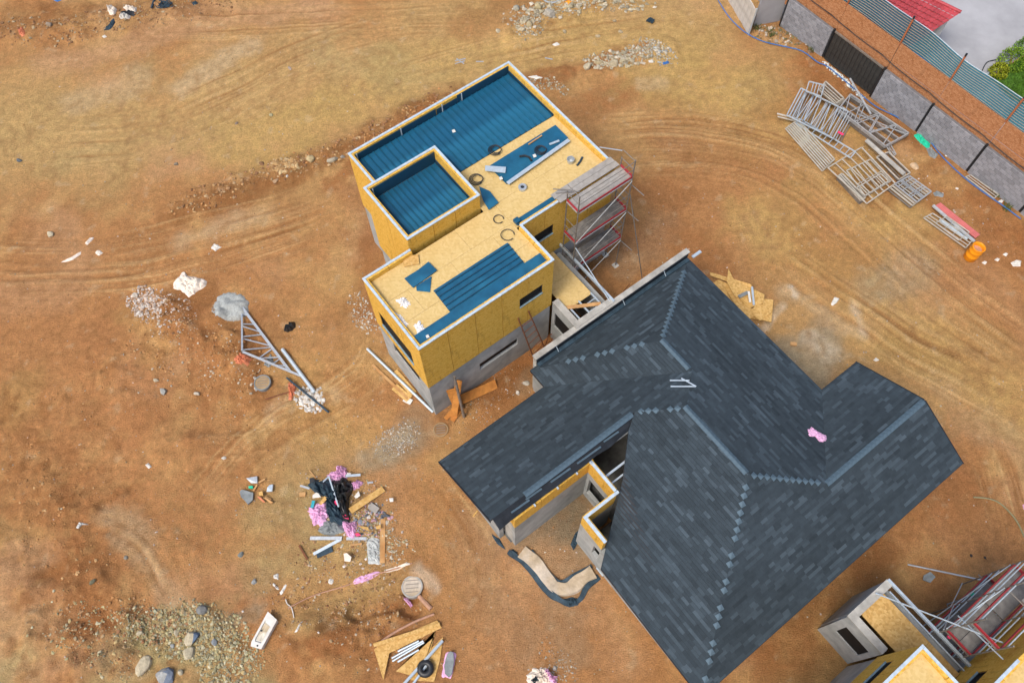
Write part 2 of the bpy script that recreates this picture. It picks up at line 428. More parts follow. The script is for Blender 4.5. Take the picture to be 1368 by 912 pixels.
def ground_h(x, y):
    x = np.atleast_1d(np.asarray(x, float)); y = np.atleast_1d(np.asarray(y, float))
    h = 0.16 * fbm(x, y, 0.045, 2, 1) + 0.035 * fbm(x, y, 0.35, 3, 5) + 0.014 * fbm(x, y, 1.7, 4, 9, 0.6)
    for F, w, ht, r in BERMS:
        k = F.sel(x, y, w * 1.6)
        if k.any():
            xx, yy = x[k], y[k]; d = F.d(xx, yy)[0] + 0.45 * w * fbm(xx, yy, 0.8, 3, 20)
            h[k] += ht * sstep(w, 0.15 * w, d) * (1 + r * fbm(xx, yy, 1.1, 3, 30))
    for F, w, ht in HOLLOWS:
        k = F.sel(x, y, w * 1.6)
        if k.any():
            xx, yy = x[k], y[k]; d = F.d(xx, yy)[0] + 0.25 * w * fbm(xx, yy, 1.5, 2, 25)
            h[k] += ht * sstep(w, 0.55 * w, d)
    for i, (F, w, n, dp) in enumerate(RUTS):
        k = F.sel(x, y, w + 0.6)
        if k.any():
            xx, yy = x[k], y[k]; d, s, run = F.d(xx, yy)
            s2 = s + 0.22 * fbm(xx, yy, 0.25, 2, 40 + i)
            g = perlin(run * 0.06, s2 * 3.6, 50 + i) + 0.8 * perlin(run * 0.09, s2 * 8.0, 60 + i)
            tot = run.max(); tp = sstep(0, 3.0, run) * sstep(0, 3.0, F.total() - run)
            h[k] += 2.0 * dp * g * sstep(w + 0.3, w * 0.6, np.abs(s)) * sstep(w + 0.5, w, d) * tp
    rg = np.zeros_like(h)
    for F, w, s in ROUGH:
        k = F.sel(x, y, w * 1.5)
        if k.any():
            xx, yy = x[k], y[k]; d = F.d(xx, yy)[0] + 0.5 * w * fbm(xx, yy, 0.5, 3, 70)
            rg[k] = np.maximum(rg[k], s * sstep(w, 0.3 * w, d))
    k = rg > 0.01
    if k.any():
        xx, yy = x[k], y[k]
        h[k] += rg[k] * (0.14 * np.abs(fbm(xx, yy, 1.6, 3, 80)) + 0.08 * fbm(xx, yy, 0.6, 3, 84) + 0.05 * np.maximum(0, fbm(xx, yy, 4.2, 2, 90) - 0.22))
    return h * flat_mask(x, y)
def gz(p):
    x = min(max(p[0], -34.9), 33.9); y = min(max(p[1], .6), 44.9)
    fx = (x - gx[IX0]) / .085; fy = (y - gy[IY0]) / .085; i = int(fx); j = int(fy); fx -= i; fy -= j; i += IX0; j += IY0
    return float((HG[j, i] * (1 - fx) + HG[j, i + 1] * fx) * (1 - fy) + (HG[j + 1, i] * (1 - fx) + HG[j + 1, i + 1] * fx) * fy)
def GP(x, y, lift=0.0):
    """point on the ground surface at a photo pixel"""
    p = G(x, y)
    for _ in range(3): p = G(x, y, gz(p))
    p = np.array(p); p[2] += lift
    return p

TAN = (0.425, 0.295, 0.132); PALE = (0.48, 0.36, 0.225); RED = (0.295, 0.128, 0.050); ORA = (0.375, 0.192, 0.082)
DARK = (0.235, 0.108, 0.042); GREY = (0.30, 0.255, 0.18); OLIVE = (0.36, 0.30, 0.15); PINKD = (0.45, 0.275, 0.155); WHITE = (0.60, 0.54, 0.44); YEL = (0.450, 0.310, 0.120)
# stains, soil kinds and one painted wall shade: pixel line, half width (m), colour, strength
STAINS_SHADE = [
 ([(-40, 440), (120, 560), (180, 700), (300, 880)], 6.0, (.385, .182, .078), 0.75), ([(380, 380), (420, 480), (560, 700), (640, 860)], 3.5, (.385, .190, .082), 0.5),
 ([(1180, 640), (1300, 720), (1368, 800)], 3.0, (.37, .185, .085), 0.6),
 ([(-60, 180), (150, 170), (330, 120), (480, 90), (640, 60), (900, 40)], 5.0, TAN, 0.85),
 ([(300, 200), (480, 130), (640, 70), (880, 55)], 2.6, YEL, 0.6), ([(440, 70), (560, 100)], 1.8, OLIVE, 0.35),
 ([(240, 120), (330, 60)], 1.0, PALE, 0.7), ([(60, 90), (150, 65), (250, 30), (420, 10)], 1.3, PINKD, 0.7), ([(110, 130), (170, 110)], 1.4, PALE, 0.5),
 ([(120, 190), (110, 200)], 1.6, OLIVE, 0.3), ([(330, 200), (420, 150)], 1.8, YEL, 0.5),
 ([(240, 290), (330, 255), (430, 215), (540, 160), (610, 125)], 1.0, DARK, 0.9),
 ([(440, 245), (470, 225), (500, 200), (580, 150)], 0.8, RED, 0.9), ([(690, 112), (780, 92), (860, 66)], 0.9, RED, 0.9),
 ([(700, 130), (760, 140), (840, 120)], 1.4, RED, 0.55), ([(-40, 20), (100, 25), (240, 5)], 1.8, DARK, 0.5), ([(620, 40), (690, 30), (690, 0)], 1.6, RED, 0.55),
 ([(-60, 350), (130, 345), (300, 315), (470, 270)], 1.6, ORA, 0.5), ([(250, 320), (310, 300), (350, 290)], 0.8, PALE, 0.6), ([(-20, 400), (90, 385), (100, 340)], 1.6, PINKD, 0.5),
 ([(240, 400), (285, 395)], 0.8, DARK, 0.8), ([(240, 440), (300, 470), (350, 545)], 1.6, RED, 0.6), ([(430, 300), (420, 330), (360, 330)], 1.2, ORA, 0.6),
 ([(180, 420), (215, 470)], 1.0, YEL, 0.35),
 ([(470, 400), (490, 370), (500, 330)], 0.8, DARK, 0.45), ([(490, 330), (510, 300)], 0.6, RED, 0.5),
 ([(-30, 480), (40, 520), (30, 640)], 3.0, ORA, 0.7), ([(20, 540), (30, 520)], 1.4, YEL, 0.35),
 ([(-20, 620), (60, 640), (110, 690), (80, 780)], 2.2, RED, 0.5), ([(110, 760), (150, 790), (60, 780)], 1.6, RED, 0.7), ([(90, 840), (150, 860), (100, 900)], 1.6, RED, 0.7), ([(60, 760), (120, 745)], 0.5, DARK, 0.4),
 ([(20, 745), (60, 740)], 1.0, PINKD, 0.6), ([(-10, 800), (60, 830), (-10, 860)], 1.6, PINKD, 0.5), ([(20, 890), (-20, 912)], 1.4, OLIVE, 0.7),
 ([(150, 690), (180, 720), (220, 780), (260, 840)], 0.8, PALE, 0.65), ([(230, 790), (330, 770)], 1.4, PINKD, 0.45), ([(300, 835), (345, 815)], 0.5, GREY, 0.7),
 ([(170, 905), (230, 870), (290, 870), (310, 910)], 1.8, OLIVE, 0.9), ([(190, 850), (240, 835)], 0.9, OLIVE, 0.8), ([(30, 905), (120, 880), (180, 895)], 0.8, PINKD, 0.5),
 ([(345, 690), (400, 680), (420, 740), (350, 760)], 1.2, OLIVE, 0.5), ([(420, 640), (480, 700)], 2.0, OLIVE, 0.4), ([(440, 735), (480, 760)], 0.9, TAN, 0.6),
 ([(360, 560), (380, 540), (420, 525), (450, 530)], 0.5, PALE, 0.7), ([(400, 500), (430, 560), (480, 590)], 1.4, YEL, 0.4),
 ([(330, 870), (400, 860), (480, 830), (560, 770)], 1.2, ORA, 0.8), ([(430, 870), (500, 850), (530, 810)], 1.1, RED, 0.85), ([(400, 830), (480, 800), (540, 770)], 0.7, TAN, 0.7),
 ([(560, 760), (572, 775), (582, 785)], 0.35, WHITE, 0.9), ([(540, 585), (520, 600), (490, 610)], 0.8, GREY, 0.8), ([(560, 570), (530, 600)], 1.1, GREY, 0.45),
 ([(640, 700), (640, 790), (700, 850)], 1.2, GREY, 0.35), ([(740, 810), (760, 870)], 0.9, GREY, 0.35), ([(720, 760), (800, 800), (840, 880)], 1.0, PINKD, 0.5),
 ([(600, 640), (560, 700), (600, 760)], 2.0, ORA, 0.5), ([(640, 850), (560, 860)], 2.0, ORA, 0.6),
 ([(640, 520), (720, 470)], 1.2, RED, 0.75), ([(600, 560), (690, 500)], 0.7, DARK, 0.6), ([(720, 500), (700, 520)], 0.5, GREY, 0.4),  # dark strip paints the shade at the foot of the OSB house front
 ([(860, 330), (880, 300), (840, 350)], 1.2, GREY, 0.4), ([(830, 320), (900, 310), (940, 350)], 1.4, RED, 0.45), ([(900, 260), (860, 240)], 1.2, RED, 0.4),
 ([(900, 110), (990, 130), (1080, 200), (1180, 300)], 3.2, YEL, 0.85), ([(1010, 290), (1130, 370), (1240, 450), (1390, 560)], 2.6, YEL, 0.7), ([(880, 170), (1040, 230), (1190, 340), (1368, 470)], 2.2, ORA, 0.45), ([(880, 110), (860, 112)], 0.6, PALE, 0.6),
 ([(1010, 60), (1080, 110), (1030, 160)], 1.6, RED, 0.5), ([(1060, 60), (1160, 140), (1240, 190), (1368, 310)], 1.3, RED, 0.85), ([(1140, 130), (1220, 185)], 0.6, DARK, 0.7), ([(1020, 35), (1090, 70)], 0.7, DARK, 0.6),
 ([(1200, 250), (1300, 280), (1368, 340)], 1.5, RED, 0.7),
 ([(1040, 60), (1010, 120)], 1.5, TAN, 0.5),
 ([(1160, 380), (1220, 370), (1210, 350)], 1.2, GREY, 0.55), ([(1060, 480), (1090, 470), (1100, 450)], 1.3, GREY, 0.8), ([(1040, 470), (1080, 505)], 1.0, GREY, 0.7),
 ([(1050, 390), (1100, 420), (1150, 450)], 0.6, PALE, 0.7), ([(1140, 410), (1155, 450)], 0.4, WHITE, 0.5), ([(1055, 385), (1062, 395)], 0.3, WHITE, 0.8), ([(1045, 410), (1020, 440)], 0.3, WHITE, 0.5), ([(1080, 450), (1110, 470)], 0.5, WHITE, 0.45),
 ([(1110, 375), (1140, 350), (1080, 330)], 1.2, RED, 0.35), ([(1260, 520), (1300, 560), (1368, 600)], 1.2, PALE, 0.35), ([(1150, 460), (1250, 500)], 1.0, YEL, 0.4),
 ([(1130, 740), (1220, 690), (1300, 640)], 1.4, RED, 0.55), ([(1060, 830), (1110, 800), (1180, 740)], 1.0, DARK, 0.75), ([(1020, 900), (1080, 860)], 1.2, RED, 0.7), ([(1250, 780), (1330, 740)], 2.0, ORA, 0.5), ([(1200, 800), (1260, 800)], 0.9, DARK, 0.5),
 ([(1080, 890), (1110, 860)], 0.8, DARK, 0.5),
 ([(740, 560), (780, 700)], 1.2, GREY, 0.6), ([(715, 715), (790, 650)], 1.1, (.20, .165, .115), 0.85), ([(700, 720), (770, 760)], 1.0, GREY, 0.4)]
STAINS_SHADE = [(Feat(p, w), w, np.array(c), s) for p, w, c, s in STAINS_SHADE]
def ground_col(x, y, h):
    n1 = fbm(x, y, 0.09, 4, 101); n2 = fbm(x, y, 0.45, 4, 111); n3 = fbm(x, y, 2.1, 3, 121)
    c = np.array(ORA)[None, :] * np.ones((len(x), 1))
    t = sstep(-0.25, 0.35, n1 + 0.5 * n2)[:, None]
    c = c * (1 - 0.55 * t) + np.array(TAN) * 0.55 * t
    t = sstep(0.1, 0.5, fbm(x, y, 0.2, 4, 131))[:, None] * 0.5
    c = c * (1 - t) + np.array(PINKD) * t
    for i, (F, w, cc, s) in enumerate(STAINS_SHADE):
        k = F.sel(x, y, w * 1.9)
        if k.any():
            xx, yy = x[k], y[k]; d = F.d(xx, yy)[0] + w * (0.75 * n2[k] + 0.30 * n3[k] + 0.35 * fbm(xx, yy, 0.9 / max(w, .5), 3, 140 + i))
            t = (s * sstep(w * 1.12, w * 0.25, d) * np.clip(0.86 + 0.6 * n3[k], 0, 1))[:, None]
            c[k] = c[k] * (1 - t) + cc * t
    rough = np.zeros(len(x))
    for F, w, s in ROUGH:
        k = F.sel(x, y, w * 1.5)
        if k.any():
            xx, yy = x[k], y[k]; d = F.d(xx, yy)[0] + 0.5 * w * fbm(xx, yy, 0.5, 3, 70)
            rough[k] = np.maximum(rough[k], s * sstep(w, 0.3 * w, d))
    t = (rough * sstep(0.08, 0.40, fbm(x, y, 1.1, 4, 151)) * 0.5)[:, None]
    c = c * (1 - t) + np.array((0.27, 0.120, 0.045)) * t
    t = (rough * sstep(0.16, 0.5, fbm(x, y, 1.4, 3, 161)) * 0.4)[:, None]
    c = c * (1 - t) + np.array((0.49, 0.29, 0.125)) * t
    # pale dusty streaks on ridges, darker ones in grooves of the wheel tracks
    for i, (F, w, n, dp) in enumerate(RUTS):
        k = F.sel(x, y, w + 0.6)
        if k.any():
            xx, yy = x[k], y[k]; d, s, run = F.d(xx, yy)
            s2 = s + 0.22 * fbm(xx, yy, 0.25, 2, 40 + i); g = 0.7 * perlin(run * 0.06, s2 * 3.6, 50 + i) + perlin(run * 0.09, s2 * 8.0, 60 + i) + .5 * perlin(run * 0.14, s2 * 15.0, 230 + i)
            m = (sstep(0, 3.0, run) * sstep(0, 3.0, F.total() - run) * sstep(w + 0.3, w * 0.5, d) * sstep(0.04, 0.6, np.abs(g)) * 0.85 * np.clip(.65 + 1.2 * perlin(xx * .25, yy * .25, 260 + i), .1, 1))[:, None]
            tgt = np.where(g[:, None] > 0, np.array((0.52, 0.355, 0.175)), np.array((0.29, 0.145, 0.058)))
            c[k] = c[k] * (1 - m) + tgt * m
    c *= (1 + 0.16 * n2 + 0.18 * n3)[:, None]
    # dried spatters
    sp = sstep(0.40, 0.60, fbm(x, y, 1.3, 3, 171))[:, None] * 0.35
    c = c * (1 - sp) + np.array((0.48, 0.37, 0.24)) * sp
    return np.clip(c * np.array((1.28, 1.22, 1.10)), 0.02, 0.9)

def axis(lo, hi, step, far):
    core = np.arange(lo, hi + 1e-6, step); k = []; d = step; p = hi
    while p < far: d *= 1.35; p += d; k.append(p)
    k2 = []; d = step; p = lo
    while p > -far: d *= 1.35; p -= d; k2.append(p)
    return np.concatenate([np.array(k2[::-1]), core, np.array(k)])
gx = axis(-35.0, 34.0, 0.085, 220); gy = axis(0.5, 45.0, 0.085, 260)
XX, YY = np.meshgrid(gx, gy); xs = XX.ravel(); ys = YY.ravel()
hh = ground_h(xs, ys); gc = ground_col(xs, ys, hh)
nx, ny = len(gx), len(gy)
HG = hh.reshape(ny, nx); IX0 = int(np.argmin(np.abs(gx + 35.0))); IY0 = int(np.argmin(np.abs(gy - .5)))
idx = np.arange(nx * ny).reshape(ny, nx)
quads = np.stack([idx[:-1, :-1].ravel(), idx[:-1, 1:].ravel(), idx[1:, 1:].ravel(), idx[1:, :-1].ravel()], 1)
me = bpy.data.meshes.new('ground')
me.vertices.add(nx * ny); me.vertices.foreach_set('co', np.stack([xs, ys, hh], 1).ravel())
me.loops.add(quads.size); me.loops.foreach_set('vertex_index', quads.ravel())
me.polygons.add(len(quads)); me.polygons.foreach_set('loop_start', np.arange(len(quads)) * 4)
me.polygons.foreach_set('use_smooth', np.ones(len(quads), bool))
me.update(calc_edges=True)
att = me.color_attributes.new('Col', 'FLOAT_COLOR', 'POINT')
att.data.foreach_set('color', np.concatenate([gc, np.ones((len(gc), 1))], 1).ravel())
def soil_mat():
    m = bpy.data.materials.new('bare_earth'); m.use_nodes = True
    n = m.node_tree.nodes; l = m.node_tree.links; p = n['Principled BSDF']
    p.inputs['Roughness'].default_value = 0.95; p.inputs['Specular IOR Level'].default_value = 0.1
    tc = n.new('ShaderNodeTexCoord'); at = n.new('ShaderNodeVertexColor'); at.layer_name = 'Col'
    def noise(sc, det=6, ro=0.6):
        k = n.new('ShaderNodeTexNoise'); k.inputs['Scale'].default_value = sc; k.inputs['Detail'].default_value = det; k.inputs['Roughness'].default_value = ro
        l.new(tc.outputs['Object'], k.inputs['Vector']); return k
    a = noise(4.5, 11, 0.76); b = noise(18, 4, 0.8)
    r = n.new('ShaderNodeMapRange'); r.inputs['From Min'].default_value = 0.3; r.inputs['From Max'].default_value = 0.7; r.inputs['To Min'].default_value = 0.76; r.inputs['To Max'].default_value = 1.24
    l.new(a.outputs['Fac'], r.inputs['Value'])
    r2 = n.new('ShaderNodeMapRange'); r2.inputs['From Min'].default_value = 0.3; r2.inputs['From Max'].default_value = 0.7; r2.inputs['To Min'].default_value = 0.80; r2.inputs['To Max'].default_value = 1.20
    l.new(b.outputs['Fac'], r2.inputs['Value'])
    mu = n.new('ShaderNodeMath'); mu.operation = 'MULTIPLY'; l.new(r.outputs[0], mu.inputs[0]); l.new(r2.outputs[0], mu.inputs[1])
    vm = n.new('ShaderNodeVectorMath'); vm.operation = 'SCALE'; l.new(at.outputs['Color'], vm.inputs[0]); l.new(mu.outputs[0], vm.inputs['Scale'])
    l.new(vm.outputs[0], p.inputs['Base Color'])
    bp = n.new('ShaderNodeBump'); bp.inputs['Strength'].default_value = 1.0; bp.inputs['Distance'].default_value = 0.08
    ad = n.new('ShaderNodeMath'); ad.operation = 'ADD'; l.new(a.outputs['Fac'], ad.inputs[0]); l.new(b.outputs['Fac'], ad.inputs[1])
    l.new(ad.outputs[0], bp.inputs['Height']); l.new(bp.outputs[0], p.inputs['Normal'])
    return m
me.materials.append(soil_mat())
ground = bpy.data.objects.new('ground', me); COL.objects.link(ground)
ground['kind'] = 'structure'; ground['label'] = 'bare orange-brown earth of the building site with wheel tracks'

# ------------------------------------------------------------------ flat-roofed houses
def cells(s0, s1, z0, z1, ops):
    S = sorted({s0, s1, *[min(max(o[i], s0), s1) for o in ops for i in (0, 1)]})
    Z = sorted({z0, z1, *[min(max(o[i], z0), z1) for o in ops for i in (2, 3)]})
    out = []
    for i in range(len(S) - 1):
        for j in range(len(Z) - 1):
            sm, zm = (S[i] + S[i + 1]) / 2, (Z[j] + Z[j + 1]) / 2
            if not any(o[0] < sm < o[1] and o[2] < zm < o[3] for o in ops) and S[i + 1] - S[i] > 1e-4 and Z[j + 1] - Z[j] > 1e-4:
                out.append((S[i], S[i + 1], Z[j], Z[j + 1]))
    return out
def wall(T, par, name, material, ax, c, th, s0, s1, z0, z1, ops=(), panel=None, zstep=None):
    """ax 'a': wall plane at a=c running along b; th signed thickness to the inside"""
    n = max(1, round((s1 - s0) / panel)) if panel else 1
    for k in range(n):
        p0 = s0 + (s1 - s0) * k / n + (0.010 if k else 0); p1 = s0 + (s1 - s0) * (k + 1) / n - (0.010 if k < n - 1 else 0)
        mb = MB()
        jit = random.uniform(-0.004, 0.004) if panel else 0
        for q0, q1, r0, r1 in cells(p0, p1, z0, z1, ops):
            lo, hi = min(c + jit, c + th), max(c + jit, c + th)
            if ax == 'a': mb.abox(lo, hi, q0, q1, r0, r1, T)
            else: mb.abox(q0, q1, lo, hi, r0, r1, T)
        span = [o for o in ops if o[0] <= p0 + 1e-6 and o[1] >= p1 - 1e-6]
        if span:
            for zl, zh in ((z0, span[0][2]), (span[0][3], z1)):
                m2 = MB(); lo, hi = min(c + jit, c + th), max(c + jit, c + th)
                if ax == 'a': m2.abox(lo, hi, p0, p1, zl, zh, T)
                else: m2.abox(p0, p1, lo, hi, zl, zh, T)
                obj(name, m2, material, par)
        elif mb.v: obj(name, mb, material, par)
def window_frame(T, par, ax, c, th, o, material):
    s0, s1, z0, z1 = o; mb = MB(); t = 0.05
    lo, hi = sorted((c + th * 0.15, c + th * 0.85))
    for q in ((s0, s0 + t, z0, z1), (s1 - t, s1, z0, z1), (s0 + t, s1 - t, z0, z0 + t), (s0 + t, s1 - t, z1 - t, z1)):
        if ax == 'a': mb.abox(lo, hi, q[0], q[1], q[2], q[3], T)
        else: mb.abox(q[0], q[1], lo, hi, q[2], q[3], T)
    w = obj('window', mb, material, par)
    sl = MB(); l2, h2 = sorted((c - math.copysign(0.03, th), c + th * 0.35))
    if ax == 'a': sl.abox(l2, h2, s0, s1, z0 - 0.03, z0 + 0.004, T)
    else: sl.abox(s0, s1, l2, h2, z0 - 0.03, z0 + 0.004, T)
    obj('sill', sl, M['sill'], w)
    pn = MB(); d0, d1 = sorted((c + th * .5, c + th * .62))
    if ax == 'a': pn.abox(d0, d1, s0 + t, s1 - t, z0 + t, z1 - t, T)
    else: pn.abox(s0 + t, s1 - t, d0, d1, z0 + t, z1 - t, T)
    obj('pane', pn, M['interior_shade'], w)  # black sheet added for the opening's inner shade, no glazing
def dz(b): return 6.05 + (21.5 - b) * 0.035

def flat_house(T, label, full):
    h = thing('osb_house', label, 'house', T(9.5, 16.5, 0))
    Z1, ZT, ZW = 3.0, 6.5, 7.1
    A0, A1, A2, A3 = 4.92, 7.07, 7.67, 15.93
    AE, B0, B1, B2 = 11.15, 12.5, 14.5, 21.65
    P = 1.22
    fw_ = (9.5, 10.65, 4.58, 5.22); nw_ = (11.8, 12.78, 4.53, 5.17); ww_ = (13.38, 15.66, 3.72, 4.82)
    O, t = M['osb'], 0.15
    wall(T, h, 'osb_panel', O, 'b', B0, t, A0, AE, Z1, ZT, [fw_], P)
    wall(T, h, 'osb_panel', O, 'a', A0, t, B0 + t, 16.25 - t, Z1, ZT, [ww_], P)
    wall(T, h, 'osb_panel', O, 'b', 16.25, -t, A0, A1, Z1, ZT, (), P)
    wall(T, h, 'osb_panel', O, 'a', A1, t, 16.3, 19.35 - t, Z1, ZW, (), P)
    wall(T, h, 'osb_panel', O, 'b', 16.3, t, A1 + t + 0.002, 10.46 - t - 0.002, 5.9, ZW, (), P)
    wall(T, h, 'osb_panel', O, 'a', 10.46, -t, 16.3, 19.35 - t - 0.002, 5.7, ZW, (), P)
    wall(T, h, 'osb_panel', O, 'b', 19.35, -t, A1, 10.46, 5.7, ZW, (), P)
    wall(T, h, 'osb_panel', O, 'b', 19.35 - 0.002, -t, A1, A2, Z1, 5.69, (), P)
    wall(T, h, 'osb_panel', O, 'a', A2, t, 19.36, B2 - t, Z1, ZT, (), P)
    wall(T, h, 'osb_panel', O, 'b', B2, -t, A2, A3, Z1, ZT, (), P)
    wall(T, h, 'osb_panel', O, 'a', A3, -t, B1, B2 - t - 0.002, Z1, ZT, (), P)
    wall(T, h, 'osb_panel', O, 'b', B1, t, AE, A3 - t - 0.002, Z1, ZT, [nw_], P)
    wall(T, h, 'osb_panel', O, 'a', AE, -t, B0 + t, B1, Z1, ZT, (), P)
    for ax, c, th, o in (('b', B0, t, fw_), ('b', B1, t, nw_), ('a', A0, t, ww_)):
        window_frame(T, h, ax, c, th, o, M['black'])
    # ground floor in concrete
    i_ = 0.035; K = M['concrete']; tk = 0.2
    sl = (7.4, 9.4, 1.40, 1.98); wl = (13.28, 15.2, 2.0, 2.85)
    wall(T, h, 'concrete_wall', K, 'b', B0 + i_, tk, A0 + i_, AE - i_, -0.3, Z1 - 0.004, [sl])
    wall(T, h, 'concrete_wall', K, 'a', A0 + i_, tk, B0 + i_ + tk, 16.25 - i_, -0.3, Z1 - 0.004, [wl])
    wall(T, h, 'concrete_wall', K, 'b', 16.25 - i_, -tk, A0 + i_ + tk, A1 + i_, -0.3, Z1 - 0.004)
    wall(T, h, 'concrete_wall', K, 'a', A1 + i_, tk, 16.25 - i_, 19.35 - i_, -0.3, Z1 - 0.004)
    wall(T, h, 'concrete_wall', K, 'a', A2 + i_, tk, 19.35 - i_, B2 - i_ - tk, -0.3, Z1 - 0.004)
    wall(T, h, 'concrete_wall', K, 'b', B2 - i_, -tk, A2 + i_, A3 - i_, -0.3, Z1 - 0.004)
    wall(T, h, 'concrete_wall', K, 'a', A3 - i_, -tk, B1 + i_ + tk, B2 - i_ - tk, -0.3, Z1 - 0.004)
    wall(T, h, 'concrete_wall', K, 'b', B1 + i_, tk, AE - i_, A3 - i_, -0.3, Z1 - 0.004)
    wall(T, h, 'concrete_wall', K, 'a', AE - i_, -tk, B0 + i_ + tk, B1 + i_, -0.3, Z1 - 0.004)
    # black sheets standing in for shade inside slot and window; floor slab
    mb = MB(); mb.abox(7.4, 9.4, B0 + i_ + .05, B0 + i_ + .08, 1.58, 1.979, T); obj('slot_shade_fill', mb, M['interior_shade'], h)
    mb = MB(); mb.abox(A0 + i_ + .05, A0 + i_ + .08, 13.28, 15.2, 2.001, 2.849, T); obj('opening_shade_fill', mb, M['interior_shade'], h)
    mb = MB(); mb.abox(A0 + .25, AE - .25, B0 + .25, 16.0, 2.75, 2.95, T); mb.abox(A2 + .3, A3 - .3, 16.1, B2 - .3, 2.75, 2.95, T)
    obj('floor_slab', mb, K, h)
    # copings
    def cope(a0, a1, b0, b1, z):
        mb = MB(); mb.abox(a0, a1, b0, b1, z, z + 0.035, T); obj('coping', mb, M['trim'], h)
    e, w_ = 0.02, 0.075
    cope(A0 - e, AE + e, B0 - e, B0 + w_, ZT); cope(A0 - e, A0 + w_, B0 + w_ + .004, 16.25 + e, ZT + .003); cope(A0 + w_ + .004, A1 - .002, 16.25 - w_, 16.25 + e, ZT)
    cope(AE - w_, AE + e, B0 + w_ + .004, B1 + w_, ZT + .003); cope(AE + e + .004, 13.1, B1 - e, B1 + w_, ZT)
    cope(A3 - w_, A3 + e, B1 + .45, B2 + e, ZT + .002); cope(A2 - e, A3 - w_ - .004, B2 - w_, B2 + e, ZT); cope(A2 - e, A2 + w_, 19.36 + e, B2 - w_ - .004, ZT)
    cope(A1 - e, 10.46 + e, 16.3 - e, 16.3 + w_, ZW); cope(A1 - e, 10.46 + e, 19.35 - w_, 19.35 + e, ZW)
    cope(A1 - e, A1 + w_, 16.3 + w_ + .004, 19.35 - w_ - .004, ZW); cope(10.46 - w_, 10.46 + e, 16.3 + w_ + .004, 19.35 - w_ - .004, ZW)
    # roof deck of osb boards
    def board(a0, a1, b0, b1):
        mb = MB(); j = random.uniform(-.003, .003)
        mb.hexa([T(a0, b0, dz(b0) - .03), T(a1, b0, dz(b0) - .03), T(a1, b1, dz(b1) - .03), T(a0, b1, dz(b1) - .03),
                 T(a0, b0, dz(b0) + j), T(a1, b0, dz(b0) + j), T(a1, b1, dz(b1) + j), T(a0, b1, dz(b1) + j)])
        obj('deck_board', mb, M['osb_deck'], h)
    def boards(a0, a1, b0, b1, na, nb):
        for r in range(nb):
            q0, q1 = b0 + (b1 - b0) * r / nb, b0 + (b1 - b0) * (r + 1) / nb
            off = 0.5 if r % 2 else 0
            cuts = [a0] + [a0 + (a1 - a0) * (k + 1 - off) / na for k in range(na)] + ([a1] if off else [])
            for c0, c1 in zip(cuts[:-1], cuts[1:]): board(c0 + .004, c1 - .004, q0 + .004, q1 - .004)
    boards(A0 + t, AE - t, B0 + t, 16.1, 3, 3)
    boards(AE - t, A3 - t, B1 + t, 16.1, 2, 1)
    boards(10.46, A3 - t, 16.1, 18.3 if full else 21.5, 2, 2)
    mb = MB(); mb.abox(A0 + t, AE - t - .01, B0 + t, 16.09, 5.7, 5.9, T); mb.abox(A2 + t, A3 - t, 16.1, B2 - t, 5.6, 5.8, T); mb.abox(AE + .01, A3 - t, B1 + t, 16.09, 5.7, 5.9, T)
    obj('roof_slab', mb, M['concrete_dark'], h)
    if not full: return h
    # standing seam sheets; gaps over the dark slab stand in for seam shadow lines
    def sheet(a0, a1, b0, b1, z0, z1, material=M['blue'], par=h):
        mb = MB()
        mb.hexa([T(a0, b0, z0 - .02), T(a1, b0, z0 - .02), T(a1, b1, z1 - .02), T(a0, b1, z1 - .02), T(a0, b0, z0), T(a1, b0, z0), T(a1, b1, z1), T(a0, b1, z1)])
        mb.hexa([T(a1 - .022, b0, z0), T(a1 + .012, b0, z0), T(a1 + .012, b1, z1), T(a1 - .022, b1, z1),
                 T(a1 - .016, b0, z0 + .055), T(a1 + .006, b0, z0 + .055), T(a1 + .006, b1, z1 + .055), T(a1 - .016, b1, z1 + .055)])
        obj('roof_sheet', mb, material, par)
    n = 28; a0, a1 = A2 + t + .05, A3 - t - .05
    for k in range(n):
        p0, p1 = a0 + (a1 - a0) * k / n, a0 + (a1 - a0) * (k + 1) / n - .045
        bs = 18.3 if p0 > 10.4 else 19.4
        if p0 < 10.46 < p1: bs = 19.4
        sheet(p0, p1, bs + random.uniform(-.01, .01), 21.44, dz(bs) + .035, dz(21.44) + .035)
    n = 13; a0, a1 = A1 + t + .05, 10.46 - t - .04
    for k in range(n):
        sheet(a0 + (a1 - a0) * k / n, a0 + (a1 - a0) * (k + 1) / n - .045, 16.5, 19.14, 6.52, 6.42)
    mb = MB(); mb.abox(A1 + t, 10.46 - t, 16.46, 19.19, 6.2, 6.38, T); obj('tower_slab', mb, M['concrete_dark'], h)
    # flashings against the parapets
    mb = MB(); mb.abox(A2 + t + .01, 11.9, B2 - t - .03, B2 - t - .004, 6.0, 6.42, T); mb.abox(11.95, 13.0, B2 - t - .03, B2 - t - .004, 6.0, 6.36, T); mb.abox(13.02, A3 - t - .01, B2 - t - .03, B2 - t - .004, 6.0, 6.49, T)
    obj('flashing', mb, M['blue_dark'], h)
    mb = MB(); mb.abox(A1 + t + .01, 10.46 - t - .01, 19.2 - .03, 19.2 - .004, 6.4, 7.02, T); obj('flashing', mb, M['blue_dark'], h)
    mb = MB(); mb.abox(10.46 - t - .03, 10.46 - t - .004, 16.5, 19.15, 6.4, 6.6, T); obj('flashing', mb, M['blue_dark'], h)
    mb = MB(); mb.abox(A3 - t - .03, A3 - t - .004, 18.3, B2 - t - .05, 6.0, 6.26, T); obj('flashing', mb, M['blue_dark'], h)
